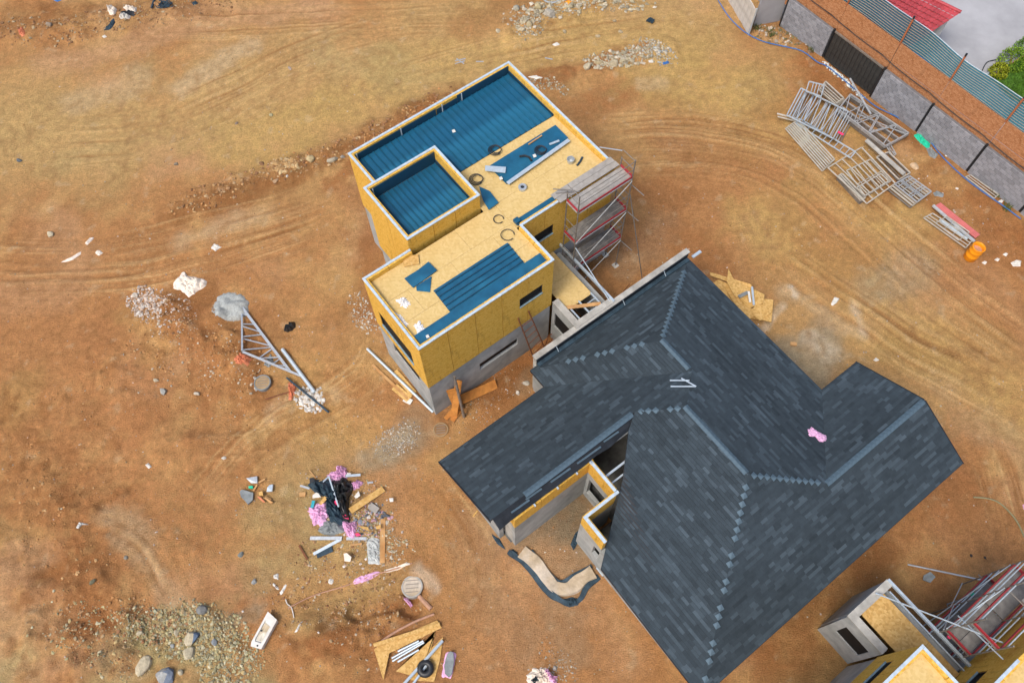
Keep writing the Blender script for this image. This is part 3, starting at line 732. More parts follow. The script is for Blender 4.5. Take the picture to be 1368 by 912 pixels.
    mb = MB(); mb.abox(A0 + .2, 10.95, B0 + .17, B0 + .62, 6.40, 6.425, T); obj('flashing', mb, M['blue'], h)
    mb = MB(); mb.abox(11.05, 13.3, B1 + .17, B1 + .42, 6.37, 6.40, T); mb.abox(11.03, 11.25, B1 + .2, B1 + .42, 6.40, 6.55, T); obj('flashing', mb, M['blue'], h)
    mb = MB()
    for s in (7.72, 9.9, 12.0, 13.02): mb.abox(s + .2, s + .23, B2 - t - .09, B2 - t - .035, 6.1, 6.5, T)
    obj('downpipe_strip', mb, M['steel_lt'], h)
    mb = MB(); mb.abox(A1 + .25, A1 + .28, 19.1, 19.15, 6.5, 7.05, T); obj('downpipe_strip', mb, M['steel_lt'], h)
    return h
house_a = flat_house(W, 'unfinished flat-roofed house of yellow OSB panels with blue metal roof sheets', True)
WC = lambda a, b, z=0.0: W(a + .28, 7.42 - b, z)
house_c = flat_house(WC, 'unfinished yellow OSB house cut off by the lower right corner, no blue sheets', False)

# ------------------------------------------------------------------ link between flat house and shingled house
def link(T, label, za, full):
    k = thing('connecting_block', label, 'structure', T(12.2, 12.0, 0))
    C_ = M['concrete']
    L, R_, F = 11.22, 13.2, 10.95
    wall(T, k, 'concrete_wall', C_, 'a', L, .22, F, 12.49, -.3, za, [(11.25, 12.3, 1.35, 2.5)])
    wall(T, k, 'concrete_wall', C_, 'b', F - .02, .22, L + .225, R_, -.3, za)
    wall(T, k, 'concrete_wall', C_, 'a', R_, -.2, F + .2, 14.48, -.3, za - .5)
    mb = MB(); mb.abox(L + .06, L + .09, 11.25, 12.3, 1.351, 2.499, T); obj('opening_shade_fill', mb, M['interior_shade'], k)  # black sheet in place of the shade inside the opening
    mb = MB(); mb.abox(L - .04, L + .26, F - .05, 12.46, za, za + .06, T); obj('wall_cap', mb, M['concrete_pale'], k)
    mb = MB(); mb.abox(L + .265, R_ + .02, F - .05, F + .22, za, za + .06, T); obj('wall_cap', mb, M['concrete_pale'], k)
    s0 = 11.85 if full else F + .22
    for q0, q1 in ((s0, 13.2), (13.21, 14.48)):
        mb = MB(); mb.abox(L + (.27 if full else .45), R_ - .38, q0, q1, za - .16, za - .1, T); obj('deck_board', mb, M['osb_deck' if full else 'osb_cut'], k)
    mb = MB(); mb.abox(R_ - .02, R_ + .08, F - .02, 14.6, za - .02, za + .10, T); obj('steel_channel', mb, M['steel_lt'], k)
    if not full:
        mb = MB(); mb.abox(R_ - .22, R_ - .17, F + .3, 14.6, za - .10, za - .03, T); obj('steel_channel', mb, M['steel_lt'], k)
    mb = MB(); mb.abox(L + .25, R_ - .22, F + .2, 14.4, -.25, -.2, T); obj('floor_slab', mb, M['concrete_dark'], k)
    if full:
        for q in (11.6, 12.1, 12.75):
            mb = MB(); mb.abox(q, q + .06, F + .2, s0 + .05, za - .13, za - .05, T); obj('joist', mb, M['steel_lt'], k)
        for q in (11.2, 11.55):
            mb = MB(); mb.abox(12.16, 12.75, q, q + .04, za - .13, za - .05, T); obj('joist', mb, M['steel_lt'], k)
    return k
link(W, 'roofless concrete connecting block with OSB floor between the two large houses', 3.2, True)
link(WC, 'concrete block with OSB floor at the lower right, beside the dark roof corner', 3.35, False)
p0, p1 = W(11.5, 11.95, 3.16), W(12.75, 11.2, 3.22)
single('timber_board', MB().beam(p0, p1, .16, .03), M['wood'], 'short orange timber board lying over the open joists of the connecting block', 'board')

# ------------------------------------------------------------------ shingled house
def clip_poly(poly, n, d):                 # keep points with n.p <= d  (2D)
    out = []
    for i in range(len(poly)):
        p, q = poly[i], poly[(i + 1) % len(poly)]
        dp, dq = n[0] * p[0] + n[1] * p[1] - d, n[0] * q[0] + n[1] * q[1] - d
        if dp <= 0: out.append(p)
        if (dp < 0 < dq) or (dq < 0 < dp):
            t = dp / (dp - dq); out.append((p[0] + t * (q[0] - p[0]), p[1] + t * (q[1] - p[1])))
    return out
ZE = 2.75
SM_ = {'NE': (17.38, 10.75, ZE), 'MR1': (13.03, 8.03, 4.50), 'V1': (13.03, 6.33, 4.50), 'T': (11.63, 5.25, 5.04), 'M2': (11.63, 2.06, 5.04),
       'ER': (14.05, .18, 4.08), 'IN': (17.38, 2.97, ZE), 'NW': (8.68, 10.75, ZE), 'FL': (8.68, 9.83, ZE), 'E1': (3.51, 9.83, ZE),
       'R1': (10.25, 6.42, 4.42), 'G1': (3.51, 6.42, 4.42), 'GE': (19.4, .18, 4.08), 'GS': (19.4, -2.41, ZE), 'SW': (5.80, -2.41, ZE),
       'SE': (5.88, 2.96, ZE), 'C1': (8.4, 4.84, 3.77), 'C2': (9.64, 6.04, 4.25), 'GN': (19.4, 2.97, ZE)}
PLANES = [('E', ['NE', 'MR1', 'V1', 'T', 'M2', 'ER', 'IN'], (-.399, 0, 1), (-1, 0)), ('N', ['NW', 'NE', 'MR1'], (0, -1, 0), (0, -1)),
          ('W', ['NW', 'MR1', 'V1', 'FL'], 0, (1, 0)), ('L', ['E1', 'FL', 'V1', 'T', 'R1', 'G1'], 0, (0, -1)),
          ('SW', ['T', 'M2', 'SW', 'SE', 'C1', 'C2', 'R1'], 0, (1, 0)), ('SE', ['M2', 'ER', 'GE', 'GS', 'SW'], 0, (0, 1)), ('EN', ['IN', 'GN', 'GE', 'ER'], 0, (0, -1))]
shingle_house = thing('shingled_house', 'unfinished house with a large dark slate-blue shingled hip and gable roof', 'house', W(12, 4, 0))
CAPPOS = []
for pname, keys, _, upd in PLANES:
    P3 = [np.array(SM_[k]) for k in keys]
    A_ = np.array([[p[0], p[1], 1] for p in P3]); zc = np.array([p[2] for p in P3])
    co = np.linalg.lstsq(A_, zc, rcond=None)[0]
    zf = lambda a, b: co[0] * a + co[1] * b + co[2]
    # deck
    mb = MB(); mb.prism([W(p[0], p[1], p[2] - .004) for p in P3], .14)
    obj('roof_deck', mb, M['felt'], shingle_house)
    # shingle courses: s along the eave, r up the slope (plan)
    if upd[0]: sl = abs(co[0]); to = lambda s, r: (r * upd[0], s); fr = lambda p: (p[1], p[0] * upd[0])
    else: sl = abs(co[1]); to = lambda s, r: (s, r * upd[1]); fr = lambda p: (p[0], p[1] * upd[1])
    pp = [fr(p) for p in P3]
    r0 = min(p[1] for p in pp); r1 = max(p[1] for p in pp); smin = min(p[0] for p in pp); smax = max(p[0] for p in pp)
    run = .128 / math.sqrt(1 + sl * sl); cf = math.sqrt(1 + sl * sl)
    mb = MB(); r = r0 - .03; row = 0
    while r < r1:
        s = smin - random.uniform(0, 1.0)
        tone = random.gauss(0, .06)
        while s < smax:
            wd_ = random.choice((.25, .3, .34, .4, .5, .65))
            q = [(max(s, -1e3), 0)]
            poly = pp
            for nn, dd in (((-1, 0), -s), ((1, 0), s + wd_ - .006), ((0, -1), -r), ((0, 1), r + run + .03)):
                poly = clip_poly(poly, nn, dd)
                if len(poly) < 3: break
            if len(poly) >= 3:
                u_ = random.random()
                if u_ < .12: v_ = random.uniform(1.35, 1.8)
                elif u_ < .26: v_ = random.uniform(1.12, 1.45)
                elif u_ < .40: v_ = random.uniform(.80, .9)
                else: v_ = random.uniform(.92, 1.06)
                v_ *= (1 + tone) * (1 + .22 * float(perlin(s * .35, r * .5, 300)))
                c = (.033 * v_, .045 * v_ + .002, .055 * v_ + .003)
                lam = random.choice((0, 0, .006))
                top = []
                for p in poly:
                    a, b = to(*p); k = 1 - (p[1] - r) / (run + .03)
                    top.append(W(a, b, zf(a, b) + (.003 + (.019 + lam) * k) * cf))
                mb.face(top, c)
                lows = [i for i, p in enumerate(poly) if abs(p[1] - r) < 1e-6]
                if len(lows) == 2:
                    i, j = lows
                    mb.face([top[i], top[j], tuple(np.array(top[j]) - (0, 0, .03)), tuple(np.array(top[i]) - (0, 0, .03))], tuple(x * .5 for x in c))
            s += wd_
        r += run; row += 1
    o = obj('shingles', mb, M['shingle'], shingle_house, recalc=False)
    o['kind'] = 'stuff'
# ridge and hip caps: each a folded tile
def cap_mesh():
    mb = MB(); w, l = .115, .25
    for sgn in (1, -1):
        mb.hexa([(-l / 2, 0, -.012), (l / 2, 0, -.012), (l / 2, sgn * w, -.062), (-l / 2, sgn * w, -.062),
                 (-l / 2, 0, .008), (l / 2, 0, .002), (l / 2, sgn * w, -.046), (-l / 2, sgn * w, -.040)])
    me = bpy.data.meshes.new('ridge_cap'); me.from_pydata(mb.v, [], mb.f)
    bm = bmesh.new(); bm.from_mesh(me); bmesh.ops.recalc_face_normals(bm, faces=bm.faces); bm.to_mesh(me); bm.free()
    me.materials.append(M['cap']); return me
CAP = cap_mesh()
def diamond_mesh():
    mb = MB(); r = .135
    for sgn in (1, -1):
        mb.prism([(-r, 0, .012), (0, sgn * r, -.03), (r, 0, .004)][::sgn], .02)
    me = bpy.data.meshes.new('hip_cap'); me.from_pydata(mb.v, [], mb.f)
    bm = bmesh.new(); bm.from_mesh(me); bmesh.ops.recalc_face_normals(bm, faces=bm.faces); bm.to_mesh(me); bm.free()
    me.materials.append(M['capl']); return me
M['capl'] = mat('hip_cap', (0.078, 0.122, 0.156), 0.75, var=0.25, vscale=4, spec=0.3)
DIA = diamond_mesh()
def caps(k0, k1, t0=0, t1=1, step=.285, lift=.055, skip=(), me_=None):
    p, q = W(*SM_[k0]) if isinstance(k0, str) else W(*k0), W(*SM_[k1]) if isinstance(k1, str) else W(*k1)
    d = q - p; L = np.linalg.norm(d); n = int(L * (t1 - t0) / step)
    for i in range(n):
        t = t0 + (i + .5) * step / L
        if any(s0 < t < s1 for s0, s1 in skip): continue
        o = bpy.data.objects.new('hip_cap' if me_ else 'ridge_cap', me_ or CAP); COL.objects.link(o)
        put(o, p + d * t + np.array([0, 0, lift]), shingle_house)
        o.rotation_euler = (0, -math.atan2(d[2], math.hypot(d[0], d[1])) + random.uniform(-.03, .03), math.atan2(d[1], d[0]) + random.uniform(-.05, .05))
caps('NE', 'MR1', .16, 1, .26, me_=DIA); caps('MR1', 'NW', .12, .78, .30, skip=((.3, .36), (.5, .54)), me_=DIA); caps('MR1', 'V1', .0, .97, .22)
caps('T', 'M2', -.02, 1, .21); caps('R1', 'T', .05, 1, .27, skip=((.45, .55),), me_=DIA); caps('M2', 'ER', .03, 1, .26, me_=DIA); caps('ER', 'GE', .0, 1, .21)
caps('M2', 'SW', .04, .97, .30, me_=DIA, skip=((.30, .335), (.44, .47), (.56, .59), (.70, .74), (.84, .9)))
# ridge strip of the left wing, with felt slope and lifted edge behind it
caps((3.6, 6.42, 4.42), 'R1', .22, 1, .21, .05)
mb = MB()
prof = [(6.44, 4.43), (6.30, 4.33), (6.16, 4.26), (6.02, 4.16)]
for k in range(len(prof) - 1):
    n = 28
    for i in range(n):
        a0, a1 = 3.62 + 6.6 * i / n, 3.62 + 6.6 * (i + 1) / n
        def ww(a, kk):
            j = .03 * float(perlin(a * 2.1, kk * 1.7, 310)); b = prof[kk][0] + (.09 * float(perlin(a * 1.3, 3, 320)) if kk == 3 else 0)
            return W(a, b, prof[kk][1] + j)
        mb.face([ww(a0, k), ww(a1, k), ww(a1, k + 1), ww(a0, k + 1)])
obj('felt_slope', mb, M['felt'], shingle_house, recalc=True, smooth=True)
for a0, a1, b in ((4.3, 5.1, 6.22), (6.1, 7.0, 6.24), (7.3, 8.4, 6.2), (8.6, 9.3, 6.25), (5.0, 5.7, 6.28)):
    mb = MB(); mb.beam(W(a0, b, 4.335), W(a1, b - .03, 4.33), .07, .014, upv=(0, 0, 1)); obj('shingle_strip', mb, M['cap'], shingle_house)
# fascia along the eaves
for k0, k1 in (('SW', 'GS'), ('SE', 'SW'), ('E1', 'FL'), ('NE', 'IN'), ('IN', 'GN')):
    p, q = np.array(SM_[k0]), np.array(SM_[k1]); d = (q - p) / np.linalg.norm(q - p)
    mb = MB(); mb.beam(W(*(p + d * .02 + np.array([0, 0, -.06]))), W(*(q - d * .02 + np.array([0, 0, -.06]))), .03, .15); obj('fascia', mb, M['felt'], shingle_house)
for k0, k1, k2 in (('E1', 'G1', 0), ('GN', 'GE', 0), ('GE', 'GS', 0)):
    mb = MB(); mb.beam(W(*SM_[k0]) - (0, 0, .05), W(*SM_[k1]) - (0, 0, .05), .03, .16); obj('rake_board', mb, M['felt'], shingle_house)
# walls
KC = M['concrete']
wall(W, shingle_house, 'wall', KC, 'b', -1.95, .2, 6.3, 19.0, -.3, 2.6)
wall(W, shingle_house, 'wall', KC, 'a', 6.3, .2, -1.95, 3.45, -.3, 2.6)
wall(W, shingle_house, 'wall', KC, 'a', 19.0, -.2, -1.95, 2.55, -.3, 2.6)
wall(W, shingle_house, 'wall', KC, 'b', 2.55, -.2, 17.0, 19.0, -.3, 2.6)
wall(W, shingle_house, 'wall', KC, 'a', 16.95, -.2, 2.55, 10.9, -.3, 2.6)
wall(W, shingle_house, 'wall', KC, 'b', 9.45, -.2, 3.95, 9.0, -.3, 2.6)
wall(W, shingle_house, 'wall', KC, 'a', 3.95, .2, 6.6, 9.45, -.3, 2.6)
wall(W, shingle_house, 'wall', KC, 'a', 9.0, .2, 9.45, 10.9, -.3, 2.6)
for a0, a1, q in ((3.95, 4.15, ((6.6, 2.604), (9.45, 2.604), (9.45, 2.78), (6.6, 4.16))), (18.8, 19.0, ((-1.95, 2.604), (2.55, 2.604), (2.55, 2.76), (.18, 3.90), (-1.95, 2.80)))):
    mb = MB(); n = len(q); mb.v = [tuple(W(a0, b, z)) for b, z in q] + [tuple(W(a1, b, z)) for b, z in q]
    mb.f = [tuple(range(n)), tuple(range(2 * n - 1, n - 1, -1))] + [(i, (i + 1) % n, n + (i + 1) % n, n + i) for i in range(n)]; mb.c = [None] * len(mb.f)
    obj('gable_wall', mb, M['osb'], shingle_house)
# parapet wall along the north-west
wall(W, shingle_house, 'parapet_wall', M['concrete_pale'], 'b', 11.02, -.2, 9.05, 17.35, -.3, 3.16)
mb = MB(); mb.abox(9.02, 17.42, 10.80, 11.05, 3.16, 3.22); obj('parapet_cap', mb, M['concrete_pale'], shingle_house)
mb = MB(); mb.abox(9.05, 17.3, 10.60, 10.79, 2.78, 2.92); obj('gutter', mb, M['bluetarp'], shingle_house)
mb = MB(); mb.abox(9.05, 17.3, 10.77, 10.797, 2.92, 3.19); obj('parapet_lining', mb, M['felt'], shingle_house)
for a in (10.05, 13.6, 15.9):
    mb = MB(); mb.beam(W(a, 10.62, 2.98), W(a, 10.8, 3.2), .03, .02); obj('gutter_strap', mb, M['steel_lt'], shingle_house)
mb = MB(); mb.abox(17.42, 17.9, 10.55, 10.68, 3.0, 3.06); obj('eave_strip', mb, M['steel_lt'], shingle_house)
# walls round the small courtyard
ZC, ZO = 4.0, 2.9
for ax, c, th, s0, s1, ops in (('b', 6.0, .16, 4.27, 7.94, ()), ('a', 7.78, .16, 4.66, 5.998, ((4.75, 5.85, .6, 2.3),)), ('b', 4.5, .16, 6.30, 7.77, ()), ('a', 6.3, .16, 3.45, 4.498, ((3.47, 3.8, 1.1, 2.3),))):
    wall(W, shingle_house, 'wall', KC, ax, c, th, s0, s1, -.35, ZO, ops)
    wall(W, shingle_house, 'osb_panel', M['osb'], ax, c - .008, th - .01, s0, s1, ZO + .003, ZC, (), 1.3)
wall(W, shingle_house, 'wall', M['concrete_pale'], 'a', 4.27, .16, 6.162, 7.6, -.35, 3.0)
wall(W, shingle_house, 'osb_panel', M['osb'], 'a', 4.265, .15, 6.162, 7.0, 3.0, 3.9, (), 1.3)
mb = MB(); mb.abox(7.77, 7.88, 4.62, 6.1, ZC, ZC + .04); obj('coping', mb, M['trim'], shingle_house)
mb = MB(); mb.abox(6.28, 7.9, 4.49, 4.60, ZC + .004, ZC + .04); obj('coping', mb, M['trim'], shingle_house)
mb = MB(); mb.abox(6.28, 6.40, 3.42, 4.48, ZC, ZC + .04); obj('coping', mb, M['trim'], shingle_house)
mb = MB(); mb.abox(8.0, 9.3, 5.28, 5.36, 3.6, 3.68); obj('steel_beam', mb, M['steel_lt'], shingle_house)
mb = MB(); mb.abox(8.0, 9.0, 4.98, 5.04, 3.5, 3.56); obj('steel_beam', mb, M['steel_lt'], shingle_house)
for a in (5.15, 6.2, 7.1, 7.75):
    mb = MB(); mb.abox(a, a + .05, 5.93, 6.1, 4.0, 4.12); obj('bracket', mb, M['trim'], shingle_house)
for p, q in (((9.9, 6.35, 3.9), (10.4, 5.7, 4.1)), ((9.9, 5.9, 3.9), (10.5, 6.3, 4.1)), ((8.4, 6.1, 3.95), (10.2, 6.05, 3.95))):
    mb = MB(); mb.beam(W(*p), W(*q), .05, .05); obj('truss_bar', mb, M['steel'], shingle_house)
mb = MB(); mb.abox(6.25, 6.31, 2.95, 3.35, .05, .11); obj('steel_strip', mb, M['steel_lt'], shingle_house)
single('floor_slab', MB().prism([W(*p, .05) for p in ((6.52, -1.72), (18.78, -1.72), (18.78, 2.3), (16.7, 2.3), (16.7, 9.2), (4.2, 9.2), (4.2, 6.2), (7.98, 6.2), (7.98, 4.4), (6.52, 4.4))], .3), M['concrete_dark'], None, None, kind='structure')

# things left lying on the shingled roof
def grow(px, f):
    c = np.mean(px, 0); return [tuple(c + (np.array(p) - c) * f) for p in px]
def crumple(name, px, material, label, cat, z=None, ht=.12, seed=0, group=None, rag=.12, na=44, nr=9, fold=3.0, smooth=False, base=0.012, parent=None, zfun=None):
    """a crumpled sheet or soft bag: outline pixels, lying on the ground or at height z"""
    if z is None: P = [GP(*p) for p in px]
    else: P = [G(p[0], p[1], z) for p in px]
    P = np.array(P); mb = MB()
    ar = 0; cx = cy = 0
    for p, q in zip(P, np.roll(P, -1, 0)):
        k = p[0] * q[1] - q[0] * p[1]; ar += k; cx += (p[0] + q[0]) * k; cy += (p[1] + q[1]) * k
    c = np.array([cx / (3 * ar), cy / (3 * ar), P[:, 2].mean()])
    def edge(an):
        dx, dy = math.cos(an), math.sin(an); best = 0
        for p, q in zip(P, np.roll(P, -1, 0)):
            ex, ey = q[0] - p[0], q[1] - p[1]; den = dx * ey - dy * ex
            if abs(den) < 1e-9: continue
            t = ((p[0] - c[0]) * ey - (p[1] - c[1]) * ex) / den; w = ((p[0] - c[0]) * dy - (p[1] - c[1]) * dx) / den
            if t > 0 and -1e-6 <= w <= 1 + 1e-6: best = max(best, t)
        return best
    L = math.sqrt(abs(ar) / 2) * 1.3
    rad = [edge(-math.pi + 2 * math.pi * i / na) for i in range(na)]
    rad = [max(r_, .25 * L * .3) for r_ in rad]
    ring = []
    for j in range(nr + 1):
        t = j / nr; rr = []
        for i in range(na):
            an = -math.pi + 2 * math.pi * i / na
            R_ = rad[i] * (1 + rag * float(perlin(an * 2.3, 1, seed)) + rag * 1.1 * float(perlin(an * 5.1, 2, seed)))
            x, y = c[0] + t * R_ * math.cos(an), c[1] + t * R_ * math.sin(an)
            nz = abs(float(fbm(np.array(x), np.array(y), fold / L, 3, seed + 7)))
            zz = base + ht * ((1 - t ** 2.2) * .5 + nz * 1.7 * (1 - t ** 5))
            if callable(zfun): g = zfun(x, y)
            elif z is None: g = gz((x, y))
            else: g = z
            rr.append((x, y, g + zz))
        ring.append(rr)
    for j in range(nr):
        for i in range(na):
            k = (i + 1) % na
            if j == 0: mb.face([ring[0][0], ring[1][i], ring[1][k]])
            else: mb.face([ring[j][i], ring[j + 1][i], ring[j + 1][k], ring[j][k]])
    for i in range(na):
        k = (i + 1) % na; p, q = ring[nr][i], ring[nr][k]
        mb.face([p, (p[0], p[1], p[2] - .04), (q[0], q[1], q[2] - .04), q])
    ob = obj(name, mb, material, parent, smooth=smooth, recalc=False)
    bm = bmesh.new(); bm.from_mesh(ob.data); bmesh.ops.remove_doubles(bm, verts=bm.verts, dist=.0005); bmesh.ops.recalc_face_normals(bm, faces=bm.faces); bm.to_mesh(ob.data); bm.free()
    if parent is None: tag(ob, label, cat, group)
    return ob
def ray(x, y):
    d = RM.T @ np.array([(x - 684) / FOC, -(y - 456) / FOC, 1.0]); return np.array([d[0] * CH + d[1] * SH, -d[0] * SH + d[1] * CH, d[2]])
def onB(x, y, b): d = ray(x, y); t = b / d[1]; return W(t * d[0], b, CAM_H + t * d[2])
def onA(x, y, a): d = ray(x, y); t = a / d[0]; return W(a, t * d[1], CAM_H + t * d[2])

crumple('insulation_scrap', [(1077, 576), (1083, 570), (1091, 576), (1106, 582), (1103, 590), (1093, 591), (1088, 584), (1080, 586)], M['pink'],
        'torn pink insulation scrap lying on the dark shingled roof', 'scrap', z=3.5, ht=.09, seed=3, rag=.2, base=.05, zfun=lambda x, y: ZE + .399 * (17.38 - ab_of(x, y)[0]))
for i, (p, q, lab) in enumerate((((895, 508), (921, 508), 'upper thin pale metal strip on the shingled roof ridge'), ((896, 516), (929, 516), 'lower thin pale metal strip on the shingled roof ridge'), ((910, 505), (930, 516), 'bent pale metal strip slanting across the shingled roof ridge'))):
    single('metal_strip', MB().beam(G(p[0], p[1], 4.82), G(q[0], q[1], 4.84), .05, .02), M['steel_lt'], lab, 'strip')

# ------------------------------------------------------------------ things on the blue roof
def flatpoly(name, px, z, th, material, label, cat, group=None, dzs=None, **kw):
    P = [G(p[0], p[1], z + (dzs[i] if dzs else 0)) for i, p in enumerate(px)]
    return single(name, MB().prism(P, th), material, label, cat, group, **kw)
st = thing('metal_sheet_stack', 'stack of flat blue metal sheets lying on the OSB roof deck', 'sheets', G(705, 207, 6.2))
for k in range(3):
    j = k * 1.0
    obj('sheet', MB().prism([G(x + j, y - j * .5, 6.24 + .035 * (k + 1)) for x, y in ((653, 222), (740, 168), (757, 185), (677, 246))], .025), M['blue'], st)
obj('edge_flashing', MB().beam(G(678, 245, 6.38), G(760, 187, 6.38), .16, .03), M['steel_lt'], st)
rs = thing('ribbed_sheet', 'long ribbed blue roofing sheet lying near the front edge of the OSB roof', 'sheet', G(640, 372, 6.36))
c4 = [G(579, 388, 6.36), G(678, 324, 6.36), G(701, 352, 6.40), G(602.5, 418, 6.40)]
obj('sheet', MB().prism(c4, .03), M['blue'], rs)
for k in range(5):
    t = (k + .5) / 5
    obj('seam', MB().beam(c4[0] + (c4[3] - c4[0]) * t + (0, 0, .02), c4[1] + (c4[2] - c4[1]) * t + (0, 0, .02), .035, .05), M['blue_dark'], rs)
z3 = lambda pts: [(460 + x / 3.648, 300 + y / 3.648) for x, y in pts]
flatpoly('sheet_offcut', z3([(292, 262), (362, 218), (410, 180), (452, 222), (335, 307)]), 6.36, .02, M['blue'], 'upper of two small blue sheet offcuts on the OSB roof', 'sheet')
flatpoly('sheet_offcut', z3([(350, 300), (425, 250), (418, 328), (352, 322)]), 6.33, .02, M['blue'], 'lower of two small blue sheet offcuts on the OSB roof', 'sheet')
flatpoly('osb_offcut', z3([(282, 155), (360, 145), (365, 190), (290, 205)]), 6.33, .02, M['osb_cut'], 'small square OSB offcut near the left parapet of the roof', 'offcut')
flatpoly('sheet_offcut', [(640, 249), (654, 255), (666, 270.5), (653, 280), (645, 267)], 6.34, .03, M['blue'], 'folded blue sheet offcut beside the tower parapet', 'sheet')
flatpoly('metal_plate', [(648, 221), (676, 223), (675, 231), (648, 228)], 6.42, .02, M['steel_lt'], 'pale metal plate over the corner of the blue sheet stack', 'plate')
def coil(x, y, z, r, label, n=3):
    mb = MB(); c = G(x, y, z)
    for k in range(n):
        pts = [c + np.array([(r - .03 * k) * math.cos(t) + .03 * k, (r - .03 * k) * math.sin(t) * (1 - .1 * k), .02 + .015 * k]) for t in np.linspace(k, k + 5.6, 18)]
        mb.pipe(pts, .018, 5)
    single('cable_coil', mb, M['black'], label, 'cable')
coil(661, 201, 6.24, .27, 'black cable coil at the edge of the blue roof sheets'); coil(722, 201, 6.38, .24, 'black cable coil on the blue sheet stack')
coil(636, 240, 6.25, .28, 'black cable coil by the tower parapet'); coil(678, 314, 6.37, .26, 'thin black cable loop near the notch of the roof', 1); coil(666, 293, 6.3, .2, 'small dark cable loop on bare OSB below the sheet offcut', 1)
single('hose_piece', MB().pipe([G(x, y, 6.42) for x, y in ((694, 209), (701, 208), (707, 210), (710, 215))], .045, 7), M['black'], 'short bent black hose on the blue sheet stack', 'hose')
single('timber_stick', MB().beam(G(706, 193, 6.40), G(724, 181, 6.40), .05, .03), M['wood'], 'thin timber stick on the blue sheet stack', 'stick')
single('metal_strip', MB().beam(G(734, 193, 6.40), G(747, 188, 6.42), .09, .03), M['steel_lt'], 'short pale metal strip at the right end of the blue sheet stack', 'strip')
b = thing('tape_roll', 'grey roll of tape on bare OSB below the blue sheet stack', 'roll', G(698, 252, 6.25))
obj('roll', MB().lathe(G(698, 252, 6.25), [(.17, 0), (.17, .13), (.08, .13), (.08, .05)], 18), M['steel'], b)
obj('core', MB().lathe(G(698, 252, 6.25), [(.075, 0), (.075, .09), (.03, .09)], 12), M['black'], b)
b = thing('metal_bucket', 'grey bucket standing on the OSB roof near the scaffold', 'bucket', G(762, 217, 6.25))
obj('bucket_body', MB().lathe(G(762, 217, 6.25), [(.12, 0), (.16, .22), (.14, .22), (.10, .04)], 18), M['steel'], b)
single('hose_piece', MB().pipe([G(x, y, 6.3) for x, y in ((771, 221), (775, 216), (778, 210))], .045, 7), M['bluetarp'], 'short dark strip beside the grey roof bucket', 'hose')
for i, (x, y, zz, lab) in enumerate(((606, 175, 6.15, 'small white scrap in the middle of the blue roof'), (714, 208, 6.38, 'tiny white scrap on the blue sheet stack'), (669, 238, 6.38, 'white scrap at the lower corner of the blue sheet stack'), (571, 449, 6.45, 'white lump beside the front parapet corner'))):
    flatpoly('paper_scrap', [(x - 2.5, y - 1), (x + 1, y - 2.5), (x + 3, y + 1), (x - 1, y + 2.5)], zz + .03, .02, M['white'], lab, 'scrap')
def fluff(px, z, lab, seed, ht=.12):
    crumple('foam_fluff', grow(px, 1.35), M['trimw'], lab, 'foam', z=z, ht=ht, seed=seed, rag=.45, fold=6)
fluff([(531, 402), (540, 398), (548, 406), (546, 412), (536, 410)], 6.24, 'upper white foam fluff on the OSB roof', 21)
fluff([(526, 418), (533, 420), (546, 434), (541, 438), (530, 428)], 6.27, 'long white foam fluff along the left parapet', 22, .09)
fluff([(554, 436), (560, 432), (566, 440), (562, 446), (556, 450), (558, 442)], 6.34, 'white foam fluff at the front left roof corner', 23, .08)

